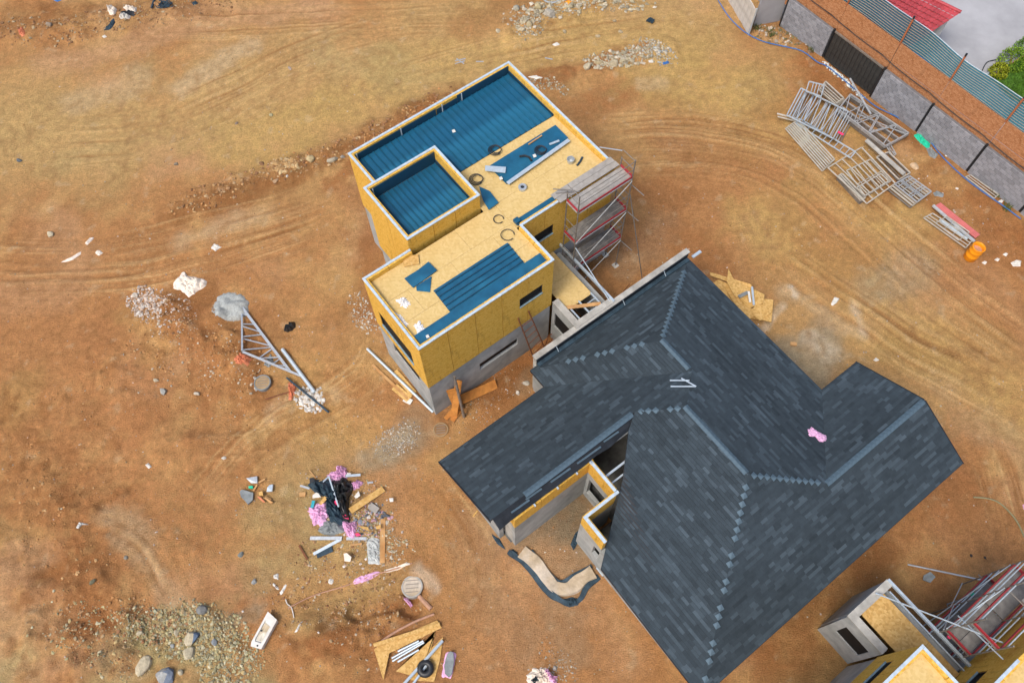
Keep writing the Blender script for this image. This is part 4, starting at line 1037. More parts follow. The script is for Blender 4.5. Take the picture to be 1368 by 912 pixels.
# ------------------------------------------------------------------ scaffolds
def scaffold(T, label, decks, a0=13.2, a1=15.98, b0=13.55, b1=14.28, top=7.9, planks=True, extra=()):
    s = thing('scaffold', label, 'scaffold', T((a0 + a1) / 2, (b0 + b1) / 2, 0))
    r = .028
    for a in (a0, a1):
        for bb in (b0, b1):
            tp = top - (0.5 if bb == b1 else 0) - random.uniform(0, .25)
            o = obj('standard', MB().tube(T(a, bb, .08), T(a + random.uniform(-.02, .02), bb, tp), r, 7), M['steel_dk'], s)
            obj('base_plate', MB().abox(a - .13, a + .13, bb - .13, bb + .13, .03, .055, T).tube(T(a, bb, .04), T(a, bb, .3), .018, 6), M['steel_tan'], o)
    for z in decks:
        w = (b1 - b0 - .08) / 2
        for k in range(2):
            q0 = b0 + .04 + k * w
            obj('deck_plank', MB().abox(a0 - .05, a1 + .05, q0 + .006, q0 + w - .006, z - .05, z, T), M['greywood'] if z > 6 else M['darkdeck'], s)
        for bb in (b0 + .0, ):
            obj('toe_board', MB().abox(a0, a1, bb - .018, bb + .012, z + .002, z + .10, T), M['red'], s)
        for a in (a0, a1):
            obj('toe_board', MB().abox(a - .015, a + .015, b0 + .03, b1 - .02, z + .002, z + .13, T), M['red'], s)
            obj('transom', MB().tube(T(a, b0, z - .09), T(a, b1, z - .09), r * .9, 6), M['steel_dk'], s)
        for h in (.5, 1.0):
            if z + h < top:
                obj('guard_rail', MB().tube(T(a0, b0 - .01, z + h), T(a1, b0 - .01, z + h), .018, 6), M['steel_dk'], s)
                for a in (a0, a1):
                    obj('guard_rail', MB().tube(T(a, b0, z + h), T(a, b1, z + h), .018, 6), M['steel_dk'], s)
        obj('ledger', MB().tube(T(a0, b0, z - .09), T(a1, b0, z - .09), .022, 6), M['steel'], s)
        obj('ledger', MB().tube(T(a0, b1, z - .09), T(a1, b1, z - .09), .022, 6), M['steel_dk'], s)
    zs = [.4] + list(decks)
    for z0, z1 in zip(zs[:-1], zs[1:]):
        obj('brace', MB().tube(T(a0, b0 - .03, z0), T(a1, b0 - .03, z1 - .2), .02, 6), M['steel'], s)
    for z in (1.6, 3.9, 5.7):
        if z < top: obj('tie_bar', MB().tube(T(a1 + .02, b1 + .1, z + .4), T(a1 + .35, b0 - .5, z), .022, 6), M['steel_dk'], s)
    for p, q, k in extra: obj('brace', MB().tube(T(*p), T(*q), .024, 6), M[k], s)
    return s
scaffold(W, 'three-deck steel scaffold with red toe boards at the right end of the OSB house', (2.4, 4.5, 6.65),
         extra=(((15.98, 13.5, 5.6), (16.4, 12.1, 0.05), 'steel_dk'), ((13.2, 13.5, 4.2), (13.1, 10.95, 3.2), 'steel_lt'), ((12.8, 14.5, 7.2), (13.7, 14.1, 7.0), 'steel_dk'), ((15.6, 15.2, 7.2), (16.3, 14.6, 7.05), 'steel'), ((13.0, 14.9, 6.9), (13.7, 14.35, 6.8), 'steel_dk')))
single('timber_plank', MB().abox(12.95, 16.0, 14.36, 14.62, 6.585, 6.63), M['greywood'], 'grey plank nearest the scaffold, laid across the roof end', 'plank')
single('timber_plank', MB().abox(12.9, 15.98, 14.635, 14.9, 6.585, 6.625), M['greywood'], 'grey plank on the roof side of the pair by the scaffold', 'plank')
single('aluminium_beam', MB().beam(W(13.25, 14.4, .4), W(15.9, 14.38, .42), .25, .08), M['greywood'], 'lowest grey boards under the steel scaffold', 'board')

def onz(x, y, z): return G(x, y, z)
s2 = thing('scaffold', 'steel scaffold with magenta-red toe boards cut off by the right edge', 'scaffold', G(1330, 820))
def s2part(n, p, q, r=.024, m='steel', zs=(0, 0)): obj(n, MB().tube(G(p[0], p[1], zs[0]), G(q[0], q[1], zs[1]), r, 6), M[m], s2)
A_0, A_1, B_0, B_1 = 13.55, 17.1, -6.75, -5.75
for a in (A_0, (A_0 + A_1) / 2, A_1):
    for bb in (B_0, B_1):
        obj('standard', MB().tube(W(a, bb, .05), W(a, bb, 6.6), .028, 7), M['steel_dk'], s2)
for z in (2.0, 3.9, 5.7):
    for k in range(2 if z < 5 else 1):
        q0 = B_0 + .05 + k * .46
        for a0, a1 in ((A_0, 15.3), (15.34, A_1)):
            if z > 5 and a0 < 15: continue
            obj('deck_plank', MB().abox(a0, a1, q0, q0 + .44, z - .05, z), M['darkdeck'], s2)
    for bb in (B_0, B_1):
        obj('toe_board', MB().abox(A_0, A_1, bb - .018, bb + .012, z + .002, z + .15), M['red'], s2)
        for h in (.5, 1.0):
            if z + h < 6.6: obj('guard_rail', MB().tube(W(A_0, bb, z + h), W(A_1, bb, z + h), .022, 6), M['steel_lt'], s2)
    for a in (A_0, 15.32, A_1):
        if a != 15.32: obj('toe_board', MB().abox(a - .015, a + .015, B_0 + .03, B_1 - .03, z + .004, z + .14), M['red'], s2)
        obj('transom', MB().tube(W(a, B_0, z - .09), W(a, B_1, z - .09), .024, 6), M['steel_dk'], s2)
for z0, z1, a0, a1 in ((.3, 1.9, A_0, 15.3), (2.1, 3.8, 15.3, A_0), (4.0, 5.6, A_0, 15.3), (.3, 1.9, A_1, 15.3), (2.1, 3.8, 15.3, A_1)):
    obj('brace', MB().tube(W(a0, B_1 + .04, z0), W(a1, B_1 + .04, z1), .02, 6), M['steel_lt'], s2)
obj('brace', MB().tube(G(1170, 792, 3.5), G(1340, 858, 5.6), .026, 6), M['steel_lt'], s2)
obj('brace', MB().tube(G(1280, 822, 4.6), G(1340, 880, 5.9), .024, 6), M['steel_lt'], s2)
obj('tie_bar', MB().tube(G(1307, 767, 2.0), G(1340, 800, 2.2), .024, 6), M['steel_dk'], s2)
obj('tie_bar', MB().tube(G(1353, 752, 2.0), G(1385, 790, 2.2), .024, 6), M['steel_dk'], s2)
mb = MB(); mb.tube(GP(1264, 807, .06), G(1390, 765, .35), .03, 6)
for k in range(9):
    t = k / 9; p = GP(1264, 807, .06) * (1 - t) + G(1390, 765, .35) * t; mb.tube(p, p + np.array([.05, -.22, -.02]), .02, 5)
single('lattice_beam', mb, M['steel_dk'], 'long dark lattice beam along the foot of the lower right scaffold', 'beam')
single('scaffold_tube', MB().tube(GP(1212, 754, .05), GP(1330, 779, .08), .035, 7), M['steel'], 'long grey tube lying beside the lower right scaffold', 'tube')
flatpoly('grey_plate', [(1234, 768), (1243, 763), (1250, 770), (1243, 778), (1233, 774)], .06, .04, M['greybag'], 'grey plate lying under the long tube at lower right', 'plate')
for i, (x, y, z) in enumerate(((1277, 834, 3.6), (1300, 832, 3.4), (1308, 831, 3.4), (1309, 841, 3.6), (1268, 850, 3.2))):
    c = G(x, y, z); obj('red_coupler', MB().lathe(c, [(.04, -.06), (.07, -.03), (.07, .04), (.03, .07)], 8), M['hotpink'], s2)
c = G(1298, 793, 2.0); obj('green_coupler', MB().lathe(c, [(.04, -.06), (.09, -.03), (.09, .04), (.03, .07)], 8), M['greensack'], s2)

# ------------------------------------------------------------------ boundary wall, gate, hoarding and sheet fence
FP = [G(1042, 34)[:2], G(1097, 79)[:2], G(1156.5, 133)[:2], G(1225.5, 174.5)[:2], G(1288.5, 231)[:2], G(1362, 283)[:2]]
fd_ = (FP[5] - FP[0]) / np.linalg.norm(FP[5] - FP[0])
FP = [FP[0] + fd_ * float(np.dot(p - FP[0], fd_)) for p in FP]
FP.append(FP[-1] + (FP[-1] - FP[-2]) * 1.0)
FP = [np.array(p) for p in FP]
bw = thing('block_wall', 'grey concrete block wall with black steel posts along the upper right', 'wall', (*FP[3], 0))
HW = 1.9
def v3(p, z): return np.array([p[0], p[1], z])
for i, p in enumerate(FP[:-1]):
    obj('post', MB().beam(v3(p, -.2), v3(p, HW + .12), .10, .10, upv=(1, .2, 0)), M['black'], bw)
for i in (0, 2, 3, 4, 5):
    p, q = FP[i], FP[i + 1]; d = (q - p); L = np.linalg.norm(d); d /= L; nrm = np.array([d[1], -d[0]])      # towards the neighbour or us
    if np.dot(nrm, -p) < 0: nrm = -nrm
    obj('mortar_core', MB().beam(v3(p + d * .06 - nrm * .03, HW / 2 - .1), v3(q - d * .06 - nrm * .03, HW / 2 - .1), .13, HW + .2), M['mortar'], bw)
    nc, nr = 8, 9; wb, hb = (L - .12) / nc, HW / nr
    if i == 5:
        mb = MB()
    me_b = []
    for tone in range(5):
        g = .84 + .07 * tone
        m_ = MB(); m_.hexa([(-wb / 2 + .008, -.02, .008), (wb / 2 - .008, -.02, .008), (wb / 2 - .008, .055, .008), (-wb / 2 + .008, .055, .008),
                            (-wb / 2 + .008, -.02, hb - .008), (wb / 2 - .008, -.02, hb - .008), (wb / 2 - .008, .055, hb - .008), (-wb / 2 + .008, .055, hb - .008)], (.27 * g, .275 * g, .295 * g))
        o = obj('block', m_, M['block'], None, org=np.zeros(3)); me_b.append(o.data); COL.objects.unlink(o); bpy.data.objects.remove(o)
    rz = math.atan2(-nrm[0], nrm[1])
    for r in range(nr):
        for c in range(nc + (r % 2)):
            off = -.5 * (r % 2)
            x = (c + off + .5) * wb + .06; sc = 1
            if r % 2 and c == 0: x = .06 + wb * .25; sc = .48
            if r % 2 and c == nc: x = L - .06 - wb * .25; sc = .48
            pos = v3(p + d * x + nrm * .035, r * hb)
            if i == 5:
                s_ = wb * sc / 2 - .008
                mb.hexa([pos + v3(d * sx * s_ + nrm * sy, sz) for sx, sy, sz in ((-1, -.02, .008), (1, -.02, .008), (1, .055, .008), (-1, .055, .008), (-1, -.02, hb - .008), (1, -.02, hb - .008), (1, .055, hb - .008), (-1, .055, hb - .008))], (.27, .275, .29))
                continue
            o = bpy.data.objects.new('block', random.choice(me_b)); COL.objects.link(o)
            put(o, pos + np.array([*(nrm * random.uniform(-.004, .004)), 0]), bw)
            o.rotation_euler = (0, 0, rz); o.scale = (sc, 1, 1)
    if i == 5:
        o = obj('blocks', mb, M['block'], bw); o['kind'] = 'stuff'
# gate bay
p, q = FP[1], FP[2]; d = (q - p) / np.linalg.norm(q - p); L = np.linalg.norm(q - p)
gt = thing('metal_gate', 'dark vertical-slat metal gate between two black posts of the block wall', 'gate', (*((p + q) / 2), 0))
n = 13
for k in range(n):
    c = p + d * (.12 + (L - .24) * (k + .5) / n)
    obj('slat', MB().beam(v3(c, .16), v3(c, HW - .05), (L - .24) / n - .05, .03, upv=(d[1], -d[0], 0)), M['gate'], gt)
obj('top_rail', MB().beam(v3(p + d * .08, HW), v3(q - d * .08, HW), .07, .09), M['steel_dk'], gt)
obj('bottom_rail', MB().beam(v3(p + d * .08, .12), v3(q - d * .08, .12), .07, .08), M['gate'], gt)
obj('backing', MB().beam(v3(p + d * .08 - nrm * -.0, HW / 2), v3(q - d * .08, HW / 2), .012, HW - .3), M['black'], gt)
# pale stone chips at the foot of the gate, grey return wall and white board panel
p, q = G(1006, 34), G(1041, 27)
single('plaster_wall', MB().beam(p + (0, 0, .95), q + (0, 0, .95), .14, 1.9), M['yard'], 'smooth grey-blue wall panel left of the block wall', 'wall')
wp = thing('whitewashed_boarding', 'whitewashed vertical board panel at the top edge, left of the grey wall', 'panel', G(985, 20))
p, q = G(1000, 46), G(966, -12)
for k in range(9):
    c0 = p + (q - p) * k / 9; c1 = p + (q - p) * (k + 1) / 9
    obj('board', MB().beam((c0 * .985 + c1 * .015) + (0, 0, .8 + .02 * (k % 3)), (c1 * .985 + c0 * .015) + (0, 0, .8 + .02 * (k % 3)), .03 + .004 * (k % 2), 1.7), M['wall_white'], wp)
obj('edge_post', MB().beam(p + (0, 0, -.1), p + (0.02, 0, 1.75), .07, .07), M['steel_lt'], wp)
# osb hoarding above the wall
hd = thing('osb_hoarding', 'weathered orange OSB hoarding rising behind the block wall', 'hoarding', (*FP[3], HW))
Z0h, Z1h = 1.2, 3.5
FH = [FP[0] + (FP[0] - FP[1]) * 1.2] + FP
back = lambda p, o: p - nrm * o
for i in range(len(FH) - 1):
    p, q = FH[i], FH[i + 1]; d = (q - p) / np.linalg.norm(q - p)
    o0 = .16 + .02 * (i % 2)
    for z0, z1, oo in ((Z0h, 2.35, o0), (2.36, Z1h, o0 + .03)):
        obj('osb_board', MB().beam(v3(back(p, oo) + d * .01, (z0 + z1) / 2), v3(back(q, oo) - d * .01, (z0 + z1) / 2), .02, z1 - z0), M['osb_old'], hd)
mb = MB(); pts = []
for i in range(len(FH) - 1):
    for k in range(6):
        t = k / 6; c = FH[i] * (1 - t) + FH[i + 1] * t; pts.append(v3(back(c, .10), 2.62 - .10 * i - .25 * t * (1 - t)))
single('black_cable', mb.pipe(pts, .022, 5), M['black'], 'thin black cable strung along the orange hoarding', 'cable')
sf = thing('sheet_fence', 'tall translucent blue-green ribbed sheet fence on rusty poles above the hoarding', 'fence', (*FP[3], Z1h))
Zs0, Zs1 = 3.4, 4.85
nz_ = 22
for i in range(len(FH) - 1):
    p, q = FH[i], FH[i + 1]
    mb = MB(); ns = 8
    def sp(t, k):
        c = back(p * (1 - t) + q * t, .26 + (.03 if k % 2 else -.0) + .05 * float(perlin((i + t) * .9, k * .05, 400)))
        z = Zs0 + (Zs1 - Zs0) * k / nz_ + .14 * float(perlin((i + t) * 1.3, 3.3, 410)) + .22 * (k / nz_) * float(perlin((i + t) * .8, 7.7, 420))
        return v3(c, z)
    for k in range(nz_):
        for s_ in range(ns): mb.face([sp(s_ / ns, k), sp((s_ + 1) / ns, k), sp((s_ + 1) / ns, k + 1), sp(s_ / ns, k + 1)])
    obj('sheet', mb, M['sheet'], sf, recalc=False)
    for k in range(2, nz_, 2):
        mb = MB(); mb.pipe([sp(s_ / ns, k) + v3(nrm * .012, 0) for s_ in range(ns + 1)], .013, 4); obj('rib', mb, M['rib'], sf)
    for k, rr in ((0, .035), (nz_, .018)):
        mb = MB(); mb.pipe([sp(s_ / ns, k) + v3(nrm * .01, 0) for s_ in range(ns + 1)], rr, 5); obj('edge_rail', mb, M['steel_lt'] if k else M['hose'], sf)
for i in range(0, len(FP) - 1):
    c = back(FP[i], .18)
    o = obj('pole', MB().tube(v3(c, 3.45), v3(c, 4.98), .045, 8), M['rustpole'], sf)
    obj('cap', MB().tube(v3(c, 4.98), v3(c, 5.12), .05, 8), M['black'], o)
# neighbour's yard
far = -nrm
y0, y1 = FP[0] + (FP[0] - FP[1]) * 2.5 + far * .45, FP[-1] + (FP[-1] - FP[-2]) * 2 + far * .45
single('neighbour_yard', MB().prism([v3(y0, .3), v3(y1, .3), v3(y1 + far * 30, .3), v3(y0 + far * 30, .3)], .5), M['yard'], None, None, kind='structure')
# red tiled roof
Rr = G(1281, 19, 3.1); Sr = G(1236, 49, 2.6); ud = G(1243, 0, 3.1) - Rr; ud /= np.linalg.norm(ud); vd = Sr - Rr; Lv = np.linalg.norm(vd); vd /= Lv
rr = thing('red_tiled_roof', "low house with red tiled roof behind the sheet fence", 'roof', (*((Rr + Sr) / 2)[:2], 0.3))
nr_ = np.cross(vd, ud); nr_ = nr_ if nr_[2] > 0 else -nr_
mb = MB(); tw, tl = .24, .30; nu, nv = 26, int(Lv / tl) + 5
for i in range(nu):
    for j in range(nv):
        o_ = Rr + ud * i * tw + vd * j * tl
        h0, h1 = .03, .015
        prof = [(0, .0), (.3, .045), (.62, .045), (1, 0)]
        for (x0, g0), (x1, g1) in zip(prof[:-1], prof[1:]):
            mb.face([o_ + ud * x0 * tw + nr_ * (g0 + h1), o_ + ud * x1 * tw + nr_ * (g1 + h1), o_ + ud * x1 * tw + vd * tl * 1.02 + nr_ * (g1 + h0 + .03), o_ + ud * x0 * tw + vd * tl * 1.02 + nr_ * (g0 + h0 + .03)])
        e = o_ + vd * tl * 1.02
        mb.face([e + nr_ * .06, e + ud * tw + nr_ * .06, e + ud * tw - nr_ * .01, e - nr_ * .01])
o = obj('tiles', mb, M['redtile'], rr, recalc=False); o['kind'] = 'stuff'
obj('verge', MB().pipe([Rr + vd * -.1 + nr_ * .06, Rr + ud * 6 + nr_ * .06], .09, 7), M['redtile'], rr)
obj('wall', MB().prism([Rr + ud * .2 + vd * .2 - nr_ * .1, Rr + ud * 6 + vd * .2 - nr_ * .1, Rr + ud * 6 + vd * (nv * tl - .3) - nr_ * .1, Rr + ud * .2 + vd * (nv * tl - .3) - nr_ * .1], 2.3), M['wall_white'], rr)
# lawn, shrubs and low edging
lp = [G(1322, 104, .3), G(1400, 52, .3), G(1440, 100, .3), G(1390, 150, .3), G(1350, 132, .3)]
lawn = single('lawn', MB().prism([p + (0, 0, .03) for p in lp], .05), mat('lawn_green', (.055, .13, .015), .9, var=.35, vscale=5, bump=.6), None, None, kind='structure')
mb = MB()
ctr = np.mean(lp, 0)
for k in range(5000):
    w = NPR.rand(5); w = w ** 2; w /= w.sum(); p = sum(w[i] * lp[i] for i in range(5)) + np.array([0, 0, .03])
    an = NPR.rand() * 6.28; h = .05 + .09 * NPR.rand(); s_ = np.array([math.cos(an), math.sin(an), 0]) * .02; g = .7 + .6 * NPR.rand()
    mb.face([p - s_, p + s_, p + np.array([NPR.randn() * .03, NPR.randn() * .03, h])], (.09 * g, .20 * g, .02 * g))
single('grass', mb, M['leaf'], 'bright green grass in the upper right corner behind the fence', 'grass', kind='stuff', recalc=False)
def shrub(x, y, r, h, col, label):
    s = thing('shrub', label, 'shrub', G(x, y, .3)); c = G(x, y, .3); mb = MB()
    for k in range(900):
        th, ph = NPR.rand() * 6.283, math.acos(1 - 1.1 * NPR.rand()); q = .72 + .3 * NPR.rand() + .18 * float(perlin(th * 1.5, ph * 2, 430 + int(x)))
        p = c + np.array([r * q * math.sin(ph) * math.cos(th), r * q * math.sin(ph) * math.sin(th), .15 + h * max(q * math.cos(ph), 0)])
        u1 = NPR.randn(3); u1 /= np.linalg.norm(u1); u2 = np.cross(u1, NPR.randn(3)); u2 /= np.linalg.norm(u2); g = .6 + .8 * NPR.rand()
        mb.face([p - u1 * .06, p + u2 * .03, p + u1 * .06, p - u2 * .03], tuple(g * cc for cc in col))
    obj('crown', mb, M['leaf'], s, recalc=False)
    for k in range(4): obj('stem', MB().tube(c, c + np.array([NPR.randn() * r * .3, NPR.randn() * r * .3, h * .7]), .03, 5, .012), M['wood'], s)
shrub(1349, 86, .75, .9, (.14, .24, .012), 'round yellow-green shrub nearest the concrete yard'); shrub(1331, 100, .5, .6, (.24, .27, .01), 'small yellow shrub at the foot of the sheet fence'); shrub(1370, 70, .7, .9, (.10, .20, .012), 'dark green shrub at the right edge of the picture')
single('edging', MB().beam(G(1318, 100, .36), G(1400, 45, .36), .10, .14), M['steel_lt'], 'pale edging strip between grey yard and lawn', 'edging')
single('black_cable', MB().pipe(smooth_line([G(1311, 97, .34), G(1318, 84, .34), G(1330, 80, .36), G(1345, 76, .45), G(1362, 64, .5)], 5), .025, 5), M['black'], 'dark cable looping over the grey yard beside the lawn', 'cable')
# hose along the wall
single('blue_hose', MB().pipe([p for p in smooth_line([GP(x, y, .06) + v3(nrm * (.30 if x > 1080 else 0), 0) for x, y in ((958, 0), (972, 22), (985, 36), (999, 47), (1020, 57), (1050, 64), (1072, 70), (1097, 81), (1112, 88), (1150, 120), (1175, 140), (1205, 155), (1228, 171), (1245, 184), (1262, 205), (1290, 232), (1320, 255), (1345, 272), (1368, 289))], 4)], .028, 6), M['hose'], 'bright blue hose running along the foot of the block wall', 'hose')

# ------------------------------------------------------------------ loose things on the ground
def plank(name, p, q, w, t, material, label, cat, z0=.03, z1=None, group=None):
    z1 = z0 if z1 is None else z1
    return single(name, MB().beam(GP(p[0], p[1], z0), GP(q[0], q[1], z1), w, t), material, label, cat, group)
def rod(name, p, q, r, material, label, cat, z0=.05, z1=None):
    z1 = z0 if z1 is None else z1
    return single(name, MB().tube(GP(p[0], p[1], z0), GP(q[0], q[1], z1), r, 7), material, label, cat)
def offcut(px, z, material, label, cat='offcut', name='osb_offcut', th=.018, tilt=.0, group=None):
    c = np.mean([GP(*p)[2] for p in px])
    P = [G(p[0], p[1], c + z + tilt * (i % 3 - 1)) for i, p in enumerate(px)]
    P = [np.array([*p[:2], c + z + tilt * ((i % 3) - 1) * .5]) for i, p in enumerate(P)]
    return single(name, MB().prism(P, th), material, label, cat, group)
_ico = None
def ico():
    global _ico
    if _ico is None:
        bm = bmesh.new(); bmesh.ops.create_icosphere(bm, subdivisions=2, radius=1)
        _ico = (np.array([v.co[:] for v in bm.verts]), [tuple(v.index for v in f.verts) for f in bm.faces]); bm.free()
    return _ico
_ico1 = None
def ico1():
    global _ico1
    if _ico1 is None:
        bm = bmesh.new(); bmesh.ops.create_icosphere(bm, subdivisions=1, radius=1)
        _ico1 = (np.array([v.co[:] for v in bm.verts]), [tuple(v.index for v in f.verts) for f in bm.faces]); bm.free()
    return _ico1
def rock(x, y, rx, label, ry=None, rz=None, col=(.36, .31, .22), seed=0, group=None, col2=None, rot=None, name='boulder'):
    V, F = ico(); ry = ry or rx * .75; rz = rz or rx * .55
    rs_ = np.random.RandomState(seed + int(x) * 7 + int(y))
    # chip the ball with random planes for an angular stone
    v = V.copy()
    for k in range(9):
        n = rs_.randn(3); n /= np.linalg.norm(n); d = rs_.uniform(.55, .85); t = v @ n
        v = v - np.outer(np.maximum(t - d, 0), n)
    v *= np.array([rx, ry, rz]); an = rs_.rand() * 3.14 if rot is None else rot
    c, s = math.cos(an), math.sin(an); v = np.stack([v[:, 0] * c - v[:, 1] * s, v[:, 0] * s + v[:, 1] * c, v[:, 2]], 1)
    b0 = GP(x, y); v = v + b0 + np.array([0, 0, rz * .35]); mb = MB(); mb.v = [tuple(p) for p in v]; mb.f = F
    for f in F:
        m = v[list(f)].mean(0); nn = perlin(m[0] * 3, m[1] * 3 + m[2] * 2, seed)
        cc = np.array(col if (col2 is None or m[0] - b0[0] + .4 * float(nn) * rx < .25 * rx) else col2); mb.c.append(tuple(cc * (1 + .25 * float(nn))))
    return single(name, mb, M['stone'], label, 'rock', group)
BEI = (.44, .38, .26); GRY = (.27, .28, .27); BRN = (.30, .17, .085); BLU = (.10, .14, .20); WHT = (.58, .54, .47)
rock(193, 889, .42, 'large pale beige boulder at the bottom left, in the olive gravel', .30, .25, BEI, 1, rot=1.0)
rock(221, 905, .42, 'grey-blue split boulder at the bottom edge', .36, .3, (.33, .33, .31), 2, col2=(.16, .19, .24))
rock(257, 852, .34, 'beige boulder with a dark blue side in the gravel heap', .28, .24, BEI, 3, col2=BLU)
rock(252, 872, .30, 'flat beige boulder just below the blue-sided boulder', .24, .18, (.40, .35, .24), 4)
rock(270, 815, .24, 'round dark grey boulder above the gravel heap', .20, .18, (.17, .17, .16), 5)
rock(287, 857, .17, 'small bluish stone right of the blue-sided boulder', .13, .1, (.24, .26, .27), 6); rock(236, 846, .16, 'small flat pale stone left of the blue-sided boulder', .12, .08, BEI, 7)
rock(231, 862, .11, 'small grey stone in the olive gravel', .10, .08, GRY, 8); rock(242, 897, .13, 'pale stone near the bottom edge of the gravel', .12, .1, BEI, 9); rock(187, 845, .17, 'flat oval pale stone at the left of the gravel', .10, .08, BEI, 10)
rock(322, 741, .16, 'lone grey-green stone on the earth above the gravel', .11, .12, (.22, .24, .22), 11); rock(340, 777, .14, 'small grey stone left of the white tub', .12, .1, (.26, .27, .26), 12)
rock(124, 777, .15, 'dark olive stone half buried at the lower left', .1, .1, (.17, .16, .10), 13); rock(208, 816, .10, 'small olive stone above the gravel', .09, .08, (.3, .3, .2), 14); rock(245, 817, .11, 'small tan stone beside the dark boulder', .1, .08, (.38, .27, .14), 15)
rock(68, 314, .26, 'pale flat stone on the track at the left', .17, .13, BEI, 16); rock(181, 395, .17, 'round pale stone left of the white rubble', .14, .1, (.50, .44, .36), 17)
rock(219, 523, .24, 'pointed grey slab of stone among clods', .17, .16, (.30, .30, .27), 18); rock(209, 508, .13, 'pale stone just above the pointed grey slab', .1, .1, BEI, 19); rock(264, 526, .17, 'pale stone right of the pointed grey slab', .1, .1, (.42, .38, .30), 20)
rock(169, 745, .11, 'small grey stone in the dried rut', .09, .1, (.24, .23, .19), 21)
rock(785, 90, .30, 'leftmost large beige rock of the stone row behind the blue roof', .26, .22, BEI, 22); rock(800, 86, .28, 'tall tan rock second in the stone row', .17, .22, (.42, .34, .20), 23); rock(819, 86, .32, 'largest beige rock in the middle of the stone row', .26, .24, BEI, 24)
rock(844, 82, .16, 'pale rock right of the largest rock in the stone row', .14, .12, BEI, 25); rock(832, 80, .15, 'grey rock in the right half of the stone row', .12, .12, (.36, .32, .24), 26)
rock(734, 20, .42, 'grey slab rock on the spoil heap at the top edge', .26, .24, (.36, .33, .27), 27); rock(718, 12, .32, 'tall tan rock on the spoil heap at the top edge', .22, .3, (.42, .35, .20), 28); rock(707, 33, .26, 'tan rock below the spoil heap', .2, .18, (.40, .33, .2), 29)
rock(698, 40, .2, 'beige rock below the spoil heap, left of the tan one', .16, .13, BEI, 30); rock(690, 12, .24, 'grey rock at the left end of the spoil heap', .2, .15, (.34, .32, .25), 31); rock(665, 42, .18, 'lone beige rock left of the spoil heap', .15, .12, BEI, 32)
for i, (x, y, r) in enumerate(((754, 43), (798, 48), (829, 42), (720, 48), (735, 50), (642, 11), (754, 28))) if False else []: pass
for i, (x, y, rr_, lab) in enumerate(((754, 43, .15, 'lone small rock on the sandy track above the blue roof, nearest the spoil heap'), (798, 49, .17, 'lone beige rock on the sandy track, middle one'), (829, 43, .17, 'lone rock on the sandy track, rightmost one'), (821, 29, .15, 'flat small rock near the right end of the upper track'))):
    rock(x, y, rr_, lab, None, None, (.38, .31, .19), 40 + i)
rock(415, 213, .26, 'tan block of stone on the ridge of clods left of the blue roof', .22, .16, (.44, .34, .18), 50); rock(443, 215, .38, 'long grey stone on the clod ridge nearest the OSB house', .16, .16, (.34, .30, .22), 51, rot=.3); rock(368, 242, .20, 'flat rusty stone at the foot of the clod ridge', .13, .08, (.42, .28, .16), 52)
rock(458, 210, .14, 'small grey rock beside the upper left roof corner', .11, .1, (.28, .26, .22), 53); rock(384, 236, .10, 'small whitish stone at the foot of the clod ridge', .08, .07, WHT, 54); rock(350, 219, .18, 'dark brown clod at the left of the clod ridge', .12, .1, (.22, .12, .06), 55)
rock(387, 92, .14, 'small pinkish stone alone on the sandy track', .1, .08, (.42, .33, .27), 56); rock(362, 154, .13, 'small olive stone alone on the sandy track', .1, .09, (.34, .31, .18), 57); rock(316, 165, .11, 'small dark stone alone on the sandy track', .09, .07, (.26, .2, .15), 58); rock(236, 220, .14, 'small dark stone pair on the lower sandy track', .1, .09, (.22, .19, .14), 59)
rock(66, 34, .24, 'brown-grey rock at the top left', .18, .17, (.28, .22, .16), 60); rock(26, 215, .19, 'dark blue-grey stone at the far left edge of the track', .1, .1, (.14, .16, .17), 61)
rock(1221, 222, .28, 'pale orange lump beside the steel frames', .24, .12, (.55, .40, .25), 62); rock(1278, 252, .09, 'tiny white stone right of the orange lump', .08, .06, WHT, 63)
rock(692, 525, .12, 'small white stone in front of the OSB house', .1, .1, WHT, 64); rock(703, 512, .16, 'pale round stone in the gap between the two houses', .14, .12, (.46, .43, .36), 65)
rock(741, 892, .10, 'lone grey pebble at the bottom middle', .09, .08, (.33, .31, .28), 66)

